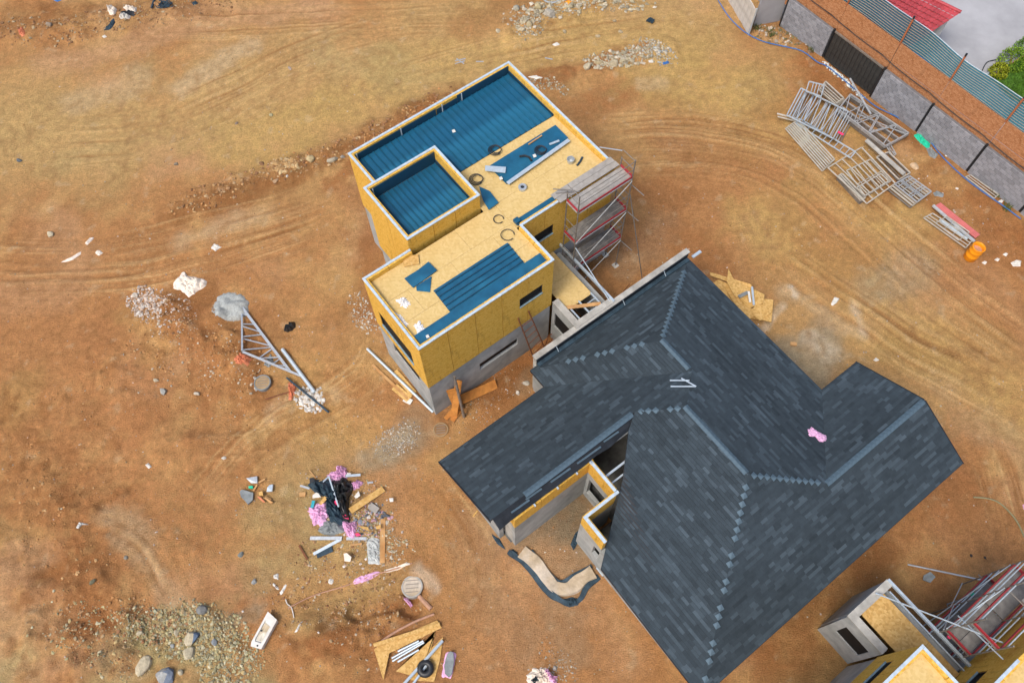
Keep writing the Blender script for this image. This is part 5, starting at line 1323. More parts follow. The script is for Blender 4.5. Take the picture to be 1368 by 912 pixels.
def rubble(px, w, n, s0, s1, pal, label, cat='rubble', flat=.6, seed=0, name='rubble', edge=1.0):
    rs_ = np.random.RandomState(seed + 77); V, F = ico1(); P = [G(*p)[:2] for p in px]; mb = MB()
    vs = []; fs = []; cs = []
    L = [np.linalg.norm(P[i + 1] - P[i]) for i in range(len(P) - 1)] or [1]
    pos = []
    for k in range(n):
        if len(P) == 1: b_ = P[0]
        else:
            i = rs_.choice(len(L), p=np.array(L) / sum(L)); b_ = P[i] + (P[i + 1] - P[i]) * rs_.rand()
        r = w * math.sqrt(rs_.rand()) ** edge; an = rs_.rand() * 6.283
        pos.append(b_ + r * np.array([math.cos(an), math.sin(an)]))
    pos = np.array(pos); z = ground_h(pos[:, 0], pos[:, 1])
    for k in range(n):
        s = s0 + (s1 - s0) * rs_.rand() ** 3
        v = V * (1 + .35 * rs_.uniform(-1, 1, (len(V), 1))) * np.array([s, s * rs_.uniform(.55, .95), s * flat * rs_.uniform(.6, 1)]); an = rs_.rand() * 6.28; c, sn = math.cos(an), math.sin(an)
        v = np.stack([v[:, 0] * c - v[:, 1] * sn, v[:, 0] * sn + v[:, 1] * c, v[:, 2]], 1) + np.array([*pos[k], z[k] + s * flat * .35])
        o = len(vs) * len(V); vs.append(v); fs.extend([tuple(i + o for i in f) for f in F])
        col = np.array(pal[rs_.randint(len(pal))]) * rs_.uniform(.75, 1.2); cs.extend([tuple(col)] * len(F))
    mb.v = [tuple(p) for p in np.concatenate(vs)]; mb.f = fs; mb.c = cs
    return single(name, mb, M['stone'], label, cat, kind='stuff', recalc=False)
EAR = [(.33, .19, .09), (.28, .15, .07), (.40, .27, .14), (.24, .12, .055)]
EAR2 = [(.40, .20, .075), (.36, .18, .065), (.44, .27, .12)]
STO = [BEI, (.36, .31, .20), (.30, .26, .18), (.48, .42, .32)]
WHI = [(.50, .42, .35), (.46, .37, .30), (.54, .49, .43), (.40, .29, .21)]
OLV = [(.36, .32, .17), (.30, .27, .15), (.44, .40, .26), (.40, .30, .14), (.25, .22, .14)]
rubble([(230, 835), (290, 850), (315, 885), (300, 915)], 1.15, 2600, .018, .085, OLV, 'olive and beige gravel spread round the boulders at the bottom left', 'gravel', seed=1, name='gravel')
rubble([(175, 822), (210, 838), (250, 838)], .7, 1000, .018, .08, OLV + EAR, 'mixed gravel along the upper left of the olive patch', 'gravel', seed=2, name='gravel')
rubble([(80, 830), (140, 850), (180, 880)], 1.2, 500, .025, .09, EAR + OLV, 'reddish clods and gravel at the lower left', 'gravel', seed=3, name='gravel')
rubble([(187, 398), (205, 415)], .75, 420, .03, .11, WHI, 'whitish broken rubble left of the grey gravel heap', seed=4)
rubble([(200, 405), (235, 420), (240, 440)], 1.0, 420, .02, .08, WHI + EAR, 'scattered pale chips right of the whitish rubble', seed=5)
rubble([(405, 530), (418, 540), (420, 525)], .5, 260, .04, .12, [(.6, .58, .53), (.52, .48, .42)], 'white broken plaster at the end of the white pole', seed=6)
rubble([(795, 82), (830, 80), (860, 72)], .75, 520, .03, .15, STO, 'beige stone rubble around the row of rocks', seed=7)
rubble([(855, 60), (875, 65), (890, 80)], .7, 420, .025, .11, STO + [(.35, .36, .33)], 'grey-beige rubble at the right end of the stone row', seed=8)
rubble([(690, 25), (730, 15), (790, 3), (860, 0)], .95, 900, .03, .16, STO, 'stone rubble of the spoil heap at the top edge', seed=9)
rubble([(695, 45), (720, 30)], .8, 200, .03, .12, STO, 'beige stones sliding off the spoil heap', seed=10)
rubble([(240, 275), (330, 245), (400, 220), (470, 195), (560, 150), (600, 128)], .85, 1100, .02, .11, EAR2 + EAR, 'brown clods along the ridge left of the blue roof', 'clods', seed=11, name='clods')
rubble([(365, 222), (395, 225)], .5, 120, .06, .18, [(.42, .26, .11), (.34, .20, .08), (.46, .33, .17)], 'larger tan clods in the middle of the ridge', 'clods', seed=12, name='clods', flat=.4)
rubble([(0, 40), (80, 45), (130, 30), (230, 15), (320, 0)], 1.2, 900, .025, .11, EAR + [(.36, .28, .17)], 'brown clods along the top left edge', 'clods', seed=13, name='clods')
rubble([(200, 450), (250, 480), (300, 470), (330, 540)], 1.5, 700, .02, .08, EAR2 + [(.45, .38, .28)], 'clods and chips round the round cover and steel truss', 'clods', seed=14, name='clods')
rubble([(530, 590), (545, 580), (510, 600)], .7, 600, .015, .05, [(.5, .46, .38), (.38, .34, .27), (.27, .25, .22)], 'fine pale chips below the corner of the OSB house', 'chips', seed=15, name='chips')
rubble([(477, 398), (485, 425), (500, 440)], .5, 260, .02, .07, [(.48, .44, .36), (.36, .30, .22)], 'grey chips along the left wall of the OSB house', 'chips', seed=16, name='chips')
rubble([(430, 660), (490, 680), (500, 720), (440, 740)], 1.4, 900, .015, .07, OLV + EAR + WHI, 'fine debris strewn under the rubbish heap', 'debris', seed=17, name='debris')
rubble([(505, 720), (530, 740)], .7, 200, .02, .07, STO, 'small stones right of the grey plastic sheet', seed=18)
rubble([(1010, 40), (1040, 50), (1080, 65)], .55, 160, .03, .13, [(.3, .2, .12), (.45, .38, .3), (.16, .14, .07)], 'stones and weeds at the foot of the left wall panel', seed=19)
rubble([(1100, 84), (1128, 106), (1153, 130)], .14, 130, .04, .09, [(.62, .64, .6), (.52, .56, .52)], 'row of white stone chips along the foot of the dark gate', 'chips', seed=20, name='chips')
rubble([(1160, 190), (1180, 220), (1260, 260), (1340, 330)], 1.2, 260, .015, .06, WHI + EAR, 'scattered pale bits between the frames and the wall', 'debris', seed=21, name='debris')
rubble([(380, 800), (450, 780), (520, 800), (470, 860)], 1.6, 700, .02, .08, EAR + [(.42, .34, .24)], 'clods beside the trench at the bottom', 'clods', seed=22, name='clods')
rubble([(60, 560), (100, 660), (60, 760), (110, 800)], 2.2, 420, .02, .08, EAR2, 'small clods over the rough earth at the left', 'clods', seed=23, name='clods')
rubble([(745, 890), (760, 900), (735, 870)], .5, 160, .015, .05, [(.4, .36, .28), (.3, .27, .2)], 'fine grey chips near the bottom edge', 'chips', seed=24, name='chips')
rubble([(150, 100), (500, 300), (600, 800), (1000, 250), (1200, 400), (1250, 680), (250, 650), (100, 420), (650, 700), (1100, 460)], 9.0, 5200, .012, .05, WHI + EAR + STO + EAR2, 'tiny stones scattered all over the bare earth', 'pebbles', seed=25, name='pebbles')
rubble([(700, 500), (660, 520), (630, 560)], .8, 160, .012, .05, WHI + STO, 'small chips in front of the OSB house', 'chips', seed=26, name='chips')
rubble([(700, 118), (735, 112), (755, 125)], .4, 160, .03, .1, STO, 'stones beside the upper right corner of the blue roof', seed=27)

# heaps
def heap(px, material, ht, label, seed):
    o = crumple('gravel_heap', px, material, label, 'heap', ht=ht, seed=seed, rag=.12, na=60, nr=14, fold=1.2, smooth=True, base=.0); return o
heap([(286, 408), (290, 395), (305, 391), (322, 393), (332, 403), (334, 415), (322, 427), (300, 428), (288, 420)], M['gravel'], .3, 'small heap of blue-grey gravel near the tip of the steel truss', 31)
rubble([(308, 410)], .8, 700, .012, .045, [(.38, .41, .40), (.3, .33, .32), (.45, .46, .44)], 'loose stones on the blue-grey gravel heap', 'gravel', seed=28, name='gravel')
crumple('white_sheet', [(229, 383), (238, 370), (247, 361), (251, 369), (270, 372), (278, 376), (270, 386), (252, 397), (246, 391)], M['whitecloth'], 'crumpled dirty white sheet on the bare earth', 'sheet', ht=.26, seed=32, rag=.15, fold=3.2)
crumple('black_bag', [(379, 441), (382, 437), (388, 431), (394, 430), (395, 437), (390, 442), (383, 444)], M['black'], 'crumpled black bag right of the steel truss', 'bag', ht=.28, seed=33, rag=.12, fold=2)

# steel truss triangle, poles
tr = thing('roof_truss', 'triangular galvanised steel roof truss lying on the ground', 'truss', GP(370, 470))
TA, TB, TC, TD = (325, 413), (325, 471), (400, 502), (388, 496)
def tb(n, p, q, w=.07, z=.10): obj(n, MB().beam(GP(p[0], p[1], z), GP(q[0], q[1], z), w, .05), M['steel'], tr)
tb('chord', TA, (388, 497), .12, .14); tb('chord', (324, 415), (324.5, 470), .08); tb('chord', TB, (402, 503), .10)
le = lambda p, q, t: (p[0] + (q[0] - p[0]) * t, p[1] + (q[1] - p[1]) * t)
for (l0, t0), (l1, t1) in (((0, .12), (1, .10)), ((0, .26), (1, .35)), ((0, .38), (1, .40)), ((0, .42), (1, .66)), ((0, .60), (1, .70)), ((0, .62), (1, .98)), ((0, .64), (2, .28)), ((0, .78), (2, .28)), ((0, .80), (2, .52)), ((0, .92), (2, .56)), ((0, .94), (2, .74)), ((0, .10), (1, .12))):
    f = lambda l_, t: le(TA, (388, 497), t) if l_ == 0 else (le((324, 415), (324.5, 470), t) if l_ == 1 else le(TB, (402, 503), t))
    tb('web_bar', f(l0, t0), f(l1, t1), .05, .11)
rod('white_pole', (378, 468), (421, 525), .085, M['steel_lt'], 'long white pole beside the steel truss', 'pole', .12)
rod('black_bar', (384, 506), (440, 552), .045, M['bluetarp'], 'long dark bar across the white plaster rubble', 'bar', .14); rod('rusty_rod', (355, 534), (390, 523), .035, M['rust'], 'thin rusty rod by the round tan cover', 'rod', .05)
def meshheap(px, label, seed, mt='mesh_or'): crumple('plastic_netting', px, M[mt], label, 'netting', ht=.10, seed=seed, rag=.5, fold=7)
meshheap([(310, 480), (318, 474), (326, 472), (334, 478), (332, 486), (318, 486)], 'torn orange netting at the corner of the steel truss', 41); meshheap([(384, 510), (392, 511), (396, 520), (393, 530), (384, 535), (386, 522)], 'torn orange netting beside the dark bar', 42)
meshheap([(24, 40), (30, 36), (34, 46), (28, 50)], 'small piece of orange netting at the top left edge', 43)
crumple('grey_sack', [(352, 487), (362, 471), (366, 484), (360, 491)], M['greybag'], 'dark grey sack under the steel truss', 'sack', ht=.12, seed=44)
def cover(x, y, r, label, m, rim='concrete_pale', h=.14):
    c = GP(x, y); c[2] = gz(c) ; t = thing('round_cover', label, 'cover', c)
    obj('rim', MB().lathe(c, [(r, -.25), (r, h), (r * .88, h), (r * .88, h - .04), (r * .8, h - .06)], 28), M[rim], t)
    obj('lid', MB().lathe(c, [(r * .86, h - .14), (r * .86, h - .02), (r * .5, h - .015), (.01, h - .01)], 28), M[m], t)
    for k in range(4): obj('lid_groove', MB().beam(c + np.array([-.6 * r, (k - 1.5) * r * .35, h]), c + np.array([.6 * r, (k - 1.5) * r * .35 + .03, h]), .025, .012), M['steel_dk'], t)
M['lidtan'] = mat('dusty_lid', (.34, .24, .13), .85, var=.2, vscale=4)
cover(352, 513, .37, 'round tan cover below the steel truss', 'lidtan', 'greybag', .2); cover(551, 784, .42, 'round concrete manhole cover at the end of the trench', 'lime', 'concrete_pale', .16); cover(589, 574, .32, 'round cover flush with the earth at the corner of the OSB house', 'soil_in', 'lidtan', .05)
for i, (x, y) in enumerate(((341, 506), (342, 520))): crumple('white_scrap', [(x - 3, y - 2), (x, y - 4), (x + 3, y), (x, y + 3)], M['white'], ('upper', 'lower')[i] + ' white scrap left of the round tan cover', 'scrap', ht=.08, seed=45 + i)
# trench conduit and pink foam strips
single('conduit', MB().pipe(smooth_line([GP(x, y, .05) for x, y in ((385, 812), (420, 795), (460, 783), (500, 768), (535, 758), (551, 752))], 4), .025, 6), M['conduit'], 'long thin pinkish conduit along the trench edge', 'conduit')
single('conduit', MB().pipe([GP(560, 796, .08), GP(576, 813, .04)], .09, 8), M['conduit'], 'short reddish conduit leaving the manhole to the lower right', 'conduit')
single('conduit', MB().pipe(smooth_line([GP(x, y, .06) for x, y in ((580, 820), (555, 830), (530, 843), (510, 856))], 4), .05, 7), M['conduit'], 'reddish conduit lying behind the OSB offcuts', 'conduit')
crumple('pink_foam_strip', [(468, 777), (480, 770), (500, 764), (512, 762), (506, 768), (490, 776), (474, 780)], M['pink'], 'long pink foam strip above the trench', 'foam', ht=.07, seed=51, rag=.3)
crumple('pink_foam_strip', [(512, 762), (530, 756), (548, 750), (550, 753), (534, 760), (516, 765)], M['whitecloth'], 'whitish pink foam strip pointing at the manhole', 'foam', ht=.05, seed=52, rag=.3)
crumple('pink_foam_scrap', [(538, 798), (545, 797), (552, 808), (549, 812), (543, 804)], M['pink'], 'small pink foam scrap below the manhole', 'foam', ht=.08, seed=53, rag=.3)
# white tub
tub = thing('white_tub', 'long white plastic tub with brown dirt lying at the lower left', 'tub', GP(355, 843))
cs_ = [GP(*p) for p in ((338, 864), (352, 868), (373, 829), (361, 818), (339, 858))]
zt = np.mean([c[2] for c in cs_])
cs_ = [np.array([c[0], c[1], zt + .32]) for c in cs_]; cc_ = np.mean(cs_, 0)
inn = [cc_ + (c - cc_) * .62 + (0, 0, .0) for c in cs_]; inl = [cc_ + (c - cc_) * .55 + (0, 0, -.06) for c in cs_]
mb = MB()
for i in range(5):
    j = (i + 1) % 5
    mb.face([cs_[i], cs_[j], inn[j], inn[i]]); mb.face([inn[i], inn[j], inl[j], inl[i]]); o1, o2 = cc_ + (cs_[i] - cc_) * .94 - (0, 0, .36), cc_ + (cs_[j] - cc_) * .94 - (0, 0, .36); mb.face([cs_[j], cs_[i], o1, o2])
mb.face(inl)
obj('tub_body', mb, M['white'], tub); obj('dirt', MB().prism([p + (0, 0, .012) for p in [cc_ + (c - cc_) * .5 - (0, 0, .055) for c in cs_]], .008), mat('tub_dirt', (.50, .40, .26), .9, var=.3, vscale=5, col2=(.62, .58, .48)), tub)
for x, y in ((344, 862), (349, 842)): obj('hole_plug', MB().lathe(G(x, y, zt + .31), [(.035, 0), (.035, .02), (.01, .025)], 8), M['black'], tub)
for i, (px, lab) in enumerate(([((365, 768), (372, 765), (372, 774), (366, 772)), 'white plastic scrap at the top of the scrap trail'], [((366, 778), (374, 786), (371, 788), (364, 781)), 'long white plastic scrap in the trail of scraps above the tub'], [((373, 792), (381, 780), (384, 781), (376, 795)), 'bent white plastic scrap in the trail of scraps'], [((404, 828), (408, 825), (398, 842), (393, 845)), 'thin pink and white plastic strip right of the tub'], [((440, 772), (446, 774), (444, 781), (438, 778)), 'small white lump on the trench edge'], [((30, 0), (0, 0), (0, 0), (0, 0)), None])):
    if lab: crumple('plastic_scrap', [(x, y) for x, y in px], M['white'], lab, 'scrap', ht=.05, seed=60 + i, rag=.2, na=20, nr=4)
single('string', MB().pipe(smooth_line([GP(x, y, .04) for x, y in ((382, 800), (384, 806), (390, 812), (393, 825))], 5), .02, 5), M['white'], 'thin white cord curling above the tub', 'cord')
# OSB offcut pile at the bottom
offcut([(499, 864), (584, 828), (590, 838), (520, 872), (512, 908)], .10, M['osb_cut'], 'L-shaped long OSB offcut on top of the bottom pile')
plank('osb_strip', (500, 862), (588, 834), .14, .03, M['osb_cut'], 'narrow OSB strip along the top of the bottom pile', 'strip', .16)
offcut([(529, 896), (580, 850), (581, 842), (577, 862), (560, 905)], .08, M['osb_cut'], 'triangular OSB offcut in the middle of the bottom pile'); offcut([(592, 850), (580, 862), (556, 880), (548, 908), (580, 910), (588, 880)], .05, M['osb_cut'], 'ragged OSB offcut at the right of the bottom pile')
for i, (p, q) in enumerate((((532, 870), (560, 856)), ((524, 879), (566, 856)), ((525, 883), (567, 858)), ((532, 884), (560, 868)))): rod('steel_stud', p, q, .04, M['steel_lt'], ('topmost', 'second', 'third', 'lowest')[i] + ' of four short steel studs among the bottom OSB offcuts', 'stud', .12 + .01 * i)
rod('steel_pipe', (592, 856), (540, 914), .06, M['steel_lt'], 'long pale pipe across the bottom OSB pile', 'pipe', .2); rod('steel_pipe', (575, 882), (552, 914), .05, M['steel_lt'], 'second pale pipe next to the black tyre', 'pipe', .16)
ty = GP(569, 893, .08)
single('discarded_tyre', MB().lathe(ty, [(.11, .02), (.20, 0), (.29, .03), (.33, .11), (.29, .2), (.2, .23), (.11, .2), (.11, .06)], 24), M['black'], 'black tyre lying on the bottom OSB pile', 'tyre', smooth=True)
tm = thing('wrapped_slab', 'dark oval slab in torn pink wrapping at the bottom', 'slab', GP(600, 888))
crumple('wrapping', [(596, 869), (610, 872), (606, 892), (603, 906), (590, 904), (592, 888)], M['pink'], None, None, ht=.05, seed=70, rag=.12, parent=tm)
obj('slab', MB().prism([GP(x, y, .2) for x, y in ((598, 874), (602, 870), (606, 872), (607, 884), (604, 900), (600, 905), (595, 900), (594, 890), (596, 880))], .12), M['greybag'], tm)
crumple('insulation_pile', [(705, 902), (712, 894), (722, 891), (732, 892), (736, 898), (745, 902), (744, 914), (704, 914)], M['whitecloth'], 'mixed pale scrap pile at the bottom edge', 'pile', ht=.2, seed=71, rag=.3, fold=7); crumple('insulation_scrap', [(726, 894), (732, 892), (738, 902), (745, 903), (742, 914), (734, 910), (730, 900)], M['pink'], 'pink insulation on the scrap pile at the bottom edge', 'insulation', ht=.34, seed=72, rag=.3, fold=4); crumple('dark_scrap', [(708, 908), (716, 902), (722, 908), (714, 914)], M['bluetarp'], 'dark scrap on the scrap pile at the bottom edge', 'scrap', ht=.28, seed=73, fold=4)

# rubbish heap
zA = lambda pts: [(400 + x / 10.13, 610 + y / 10.13) for x, y in pts]
zB = lambda pts: [(400 + x / 10.13, 680 + y / 10.13) for x, y in pts]
crumple('blue_tarp', grow(zA([(165, 430), (210, 380), (360, 370), (470, 400), (540, 480), (520, 560), (470, 600), (560, 760), (540, 880), (420, 830), (370, 700), (380, 560), (260, 520)]), 1.25), M['bluetarp'], 'crumpled dark blue tarpaulin in the rubbish heap', 'tarpaulin', ht=.38, seed=81, rag=.2, fold=4)
crumple('black_sack', grow(zA([(480, 350), (580, 320), (680, 370), (720, 440), (660, 560), (660, 700), (700, 880), (590, 840), (560, 640), (500, 480)]), 1.25), M['black'], 'crumpled black sack right of the blue tarpaulin', 'sack', ht=.42, seed=82, rag=.15, fold=4)
for i, (px, lab) in enumerate(((zA([(400, 260), (450, 200), (510, 210), (500, 140), (570, 130), (640, 230), (600, 310), (480, 320)]), 'pink insulation at the top of the rubbish heap'), (zA([(150, 710), (280, 660), (360, 660), (370, 760), (380, 800), (300, 912), (230, 900), (160, 800)]), 'pink insulation at the left of the rubbish heap'), (zA([(715, 370), (780, 330), (850, 350), (820, 400), (750, 440)]), 'small pink insulation at the upper right of the rubbish heap'), (zB([(600, 150), (680, 200), (760, 170), (750, 330), (740, 380), (640, 330), (610, 240)]), 'pink insulation below the black sack'))):
    crumple('pink_insulation', grow(px, 1.25), M['pink'], lab, 'insulation', ht=(.3, .22, .16, .26)[i], seed=83 + i, rag=.3, fold=5)
crumple('grey_sheet', grow(zB([(280, 290), (330, 180), (420, 170), (560, 190), (590, 300), (450, 340), (330, 330)]), 1.2), M['greybag'], 'dark grey sheet at the bottom of the blue tarpaulin', 'sheet', ht=.2, seed=88, rag=.15)
crumple('plastic_sheet', grow(zB([(910, 420), (1000, 390), (1080, 420), (1090, 730), (930, 740), (920, 560)]), 1.05), mat('clear_grey_plastic', (.42, .44, .42), .3, var=.25, vscale=7), 'grey plastic sheet on a tan board below the rubbish heap', 'sheet', ht=.09, seed=89, rag=.08, fold=5)
plank('tan_board', (512, 693), (511, 752), .20, .03, M['wood'], 'long tan board standing out below the rubbish heap', 'board', .04)
plank('osb_board', (469, 684), (513, 654), .26, .03, M['osb_cut'], 'light OSB board pointing right from the rubbish heap', 'board', .2, .14); offcut(zA([(920, 690), (975, 620), (1085, 690), (1030, 770)]), .12, M['greywood'], 'square grey-brown board scrap in the rubbish heap', 'scrap', 'board_scrap')
for i, (px, m, lab, nm, ca) in enumerate((
    (zA([(195, 350), (300, 310), (310, 350), (200, 385)]), 'osb_cut', 'tan offcut at the top left of the rubbish heap', 'osb_offcut', 'offcut'), (zA([(265, 640), (340, 525), (395, 535), (310, 650)]), 'osb_cut', 'tan offcut left of the blue tarpaulin', 'osb_offcut', 'offcut'),
    (zA([(150, 690), (170, 590), (210, 590), (190, 690)]), 'teal', 'teal plastic piece at the left of the rubbish heap', 'plastic_piece', 'plastic'), (zA([(450, 600), (490, 590), (520, 640), (490, 665)]), 'hotpink', 'bright pink scrap on the blue tarpaulin', 'plastic_piece', 'plastic'),
    (zA([(585, 790), (650, 780), (665, 840), (610, 830)]), 'hotpink', 'bright pink scrap below the black sack', 'plastic_piece', 'plastic'), (zB([(755, 330), (800, 320), (830, 350), (770, 365)]), 'hotpink', 'bright pink scrap beside the grey plastic sheet', 'plastic_piece', 'plastic'),
    (zA([(180, 520), (240, 470), (290, 540), (180, 560)]), 'white', 'white plastic piece left of the blue tarpaulin', 'plastic_piece', 'plastic'), (zA([(740, 540), (800, 460), (820, 520), (780, 560)]), 'white', 'white plastic piece above the light OSB board', 'plastic_piece', 'plastic'),
    (zA([(650, 215), (700, 220), (680, 245), (640, 240)]), 'white', 'small white piece beside the topmost pink insulation', 'plastic_piece', 'plastic'), (zA([(1215, 560), (1270, 555), (1270, 600), (1225, 610)]), 'white', 'white piece right of the light OSB board', 'plastic_piece', 'plastic'),
    (zA([(135, 290), (190, 280), (220, 340), (150, 390)]), 'black', 'dark scrap at the upper left corner of the rubbish heap', 'plastic_piece', 'plastic'), (zB([(780, 220), (930, 240), (940, 290), (850, 260)]), 'osb_cut', 'tan offcut above the grey plastic sheet', 'osb_offcut', 'offcut'), (zB([(1030, 240), (1100, 200), (1100, 260), (1040, 265)]), 'osb_cut', 'tan offcut at the upper end of the tan board', 'osb_offcut', 'offcut'), (zB([(600, 600), (640, 590), (700, 640), (690, 710), (610, 700)]), 'whitecloth', 'pale square frame scrap below the rubbish heap', 'board_scrap', 'scrap'))):
    offcut(px, .16 + .02 * (i % 5), M[m], lab, ca, nm, th=.03, tilt=.06)
for p, q, w, m, lab in (((zA([(640, 280)])[0]), (zA([(840, 265)])[0]), .10, 'steel_lt', 'pale metal channel at the top of the rubbish heap'), (zA([(410, 280)])[0], zA([(545, 700)])[0], .06, 'steel_lt', 'thin pale strip across the blue tarpaulin'), (zB([(150, 395)])[0], zB([(580, 395)])[0], .14, 'steel', 'grey metal channel under the rubbish heap'), (zB([(195, 610)])[0], zB([(570, 405)])[0], .12, 'steel_lt', 'bright metal channel slanting out of the rubbish heap'), (zB([(240, 630)])[0], zB([(450, 540)])[0], .22, 'bluetarp', 'dark channel under the slanting bright channel'), (zB([(640, 400)])[0], zB([(910, 400)])[0], .12, 'steel', 'grey channel left of the grey plastic sheet'), (zB([(690, 490)])[0], zB([(850, 470)])[0], .08, 'wood', 'thin timber lath below the rubbish heap'), (zA([(5, 515)])[0], zA([(90, 510)])[0], .18, 'wood', 'short timber block at the left of the rubbish heap'), (zA([(140, 190)])[0], zA([(230, 300)])[0], .05, 'wood', 'thin stick above the rubbish heap'), (zA([(30, 410)])[0], zA([(155, 450)])[0], .08, 'steel', 'short grey strip left of the blue tarpaulin'), (zB([(0, 490)])[0], zB([(110, 680)])[0], .07, 'rust', 'brown stick at the lower left of the rubbish heap'), (zA([(920, 355)])[0], zA([(1000, 350)])[0], .07, 'steel', 'small grey strip above the light OSB board'), (zA([(335, 360)])[0], zA([(410, 290)])[0], .06, 'steel_lt', 'short pale strip beside the topmost pink insulation')):
    plank('metal_strip' if 'steel' in m or m == 'bluetarp' else 'timber_piece', p, q, w, .04, M[m], lab, 'strip' if 'steel' in m or m == 'bluetarp' else 'timber', .22 if 'tarp' in lab or 'top' in lab else .06)
rubble([(480, 690), (500, 695), (492, 705)], .8, 260, .03, .11, [(.5, .47, .42), (.2, .22, .25), (.12, .13, .15), (.5, .3, .34), (.45, .38, .26)], 'mixed broken bits at the right of the rubbish heap', 'rubbish', seed=31, name='rubbish')
# small scrap group left of the rubbish heap
zC = lambda pts: [(300 + x / 10.13, 610 + y / 10.13) for x, y in pts]
for i, (px, m, lab) in enumerate((((zC([(295, 290), (440, 260), (440, 350), (360, 355)])), 'steel', 'pale grey slab in the small scrap group'), (zC([(205, 470), (230, 440), (300, 455), (390, 490), (380, 580), (310, 640), (280, 600), (220, 540)]), 'greybag', 'large dark slab in the small scrap group'), (zC([(325, 395), (380, 390), (380, 420), (325, 425)]), 'greensack', 'mint green tube end in the small scrap group'), (zC([(610, 380), (655, 370), (640, 460), (570, 470), (580, 410)]), 'steel_lt', 'white curved piece in the small scrap group'), (zC([(520, 550), (560, 550), (650, 610), (625, 630)]), 'wood', 'tan timber block in the small scrap group'), (zC([(460, 480), (510, 465), (520, 520), (470, 520)]), 'osb_cut', 'yellow lump in the small scrap group'), (zC([(440, 540), (480, 540), (540, 600), (520, 610)]), 'mesh_or', 'orange strip in the small scrap group'))):
    offcut(px, .12 + .015 * i, M[m], lab, 'scrap', 'scrap_piece', th=.10, tilt=.05)
for p, q, lab in ((zC([(400, 470)])[0], zC([(450, 390)])[0], 'short pale stick in the small scrap group'), (zC([(470, 360)])[0], zC([(560, 310)])[0], 'upper tan stick in the small scrap group'), (zC([(560, 550)])[0], zC([(640, 590)])[0], 'brown stick over the tan timber block')): plank('stick', p, q, .07, .05, M['wood'], lab, 'stick', .1)

# OSB pile right of the shingled house
zD = lambda pts: [(900 + x / 4.147, 340 + y / 4.147) for x, y in pts]
for i, (px, z, lab) in enumerate(((zD([(205, 165), (235, 145), (285, 165), (270, 225)]), .25, 'pale OSB piece at the left end of the pile by the roof'), (zD([(195, 105), (290, 130), (300, 150), (195, 120)]), .34, 'narrow OSB strip at the top left of the pile by the roof'), (zD([(295, 95), (320, 140), (400, 160), (405, 185), (330, 225), (290, 150)]), .42, 'pointed OSB piece on top of the pile by the roof'), (zD([(270, 180), (360, 200), (420, 320), (390, 345), (320, 260)]), .30, 'long OSB piece in the middle of the pile by the roof'), (zD([(400, 190), (475, 225), (470, 260), (400, 290), (360, 240)]), .36, 'square OSB piece in the middle of the pile by the roof'), (zD([(450, 255), (527, 260), (520, 360), (455, 350)]), .30, 'rectangular OSB piece at the right end of the pile by the roof'), (zD([(410, 320), (450, 280), (515, 315), (460, 360)]), .38, 'small OSB piece resting on the rectangular one'), (zD([(300, 290), (380, 310), (440, 350), (370, 345)]), .16, 'OSB piece at the bottom of the pile by the roof'), (zD([(230, 190), (300, 230), (350, 300), (320, 300)]), .14, 'thin OSB piece nearest the roof edge'))):
    offcut(grow([(x + 4, y) for x, y in px], 1.22), z, M['osb_cut'], lab, tilt=.10, th=.03)
for p, q, m, lab, w in ((zD([(418, 210)])[0], zD([(428, 310)])[0], 'steel_lt', 'grey metal strip lying on the OSB pile by the roof', .09), (zD([(400, 235)])[0], zD([(408, 295)])[0], 'white', 'white strip on the OSB pile by the roof', .10), (zD([(345, 265)])[0], zD([(395, 240)])[0], 'greybag', 'grey scrap on the OSB pile by the roof', .16)): plank('strip', p, q, w, .04, M[m], lab, 'strip', .52)
plank('timber_piece', zD([(645, 495)])[0], zD([(680, 498)])[0], .16, .08, M['wood'], 'small tan block on the grey patch right of the shingled roof', 'block')
crumple('white_scrap', zD([(870, 275), (890, 235), (918, 245), (905, 265), (880, 285)]), M['white'], 'white scrap on the track right of the OSB pile', 'scrap', ht=.06, seed=92); crumple('white_scrap', zD([(1105, 585), (1120, 570), (1140, 585), (1120, 592)]), M['white'], 'small white scrap above the right gable', 'scrap', ht=.06, seed=93)

# boards and pole against the flat house
wl = lambda p, q, w, m, lab, cat, nm, b=12.44: single(nm, MB().beam(GP(p[0], p[1], .03), onB(q[0], q[1], b), w, .03, upv=(0, -.6, .8)), M[m], lab, cat)
wl((606, 558), (613, 508), .28, 'wood_or', 'upright orange board leaning on the front wall', 'board', 'leaning_board'); wl((614, 548), (602, 520), .40, 'wood_or', 'wide orange board behind the upright one at the front wall', 'board', 'leaning_board', 12.46)
single('leaning_board', MB().beam(GP(608, 543, .45), GP(663, 514, .12), .42, .03, upv=(.2, -.6, .8)), M['wood_or'], 'long orange board lying slantwise before the front wall', 'board')
plank('short_board', (595, 560), (608, 546), .2, .03, M['wood_or'], 'left short orange board on the ground at the front wall', 'board', .05); plank('short_board', (604, 563), (614, 549), .22, .03, M['wood_or'], 'right short orange board on the ground at the front wall', 'board', .09)
single('grey_prop', MB().tube(GP(620, 557, .03), onB(607, 503, 12.36), .06, 8), M['steel_dk'], 'grey-green prop leaning over the orange boards', 'prop')
single('white_pole', MB().tube(GP(491, 467, .1), GP(579, 552, .16), .06, 8), M['steel_lt'], 'long white pole along the left wall of the OSB house', 'pole')
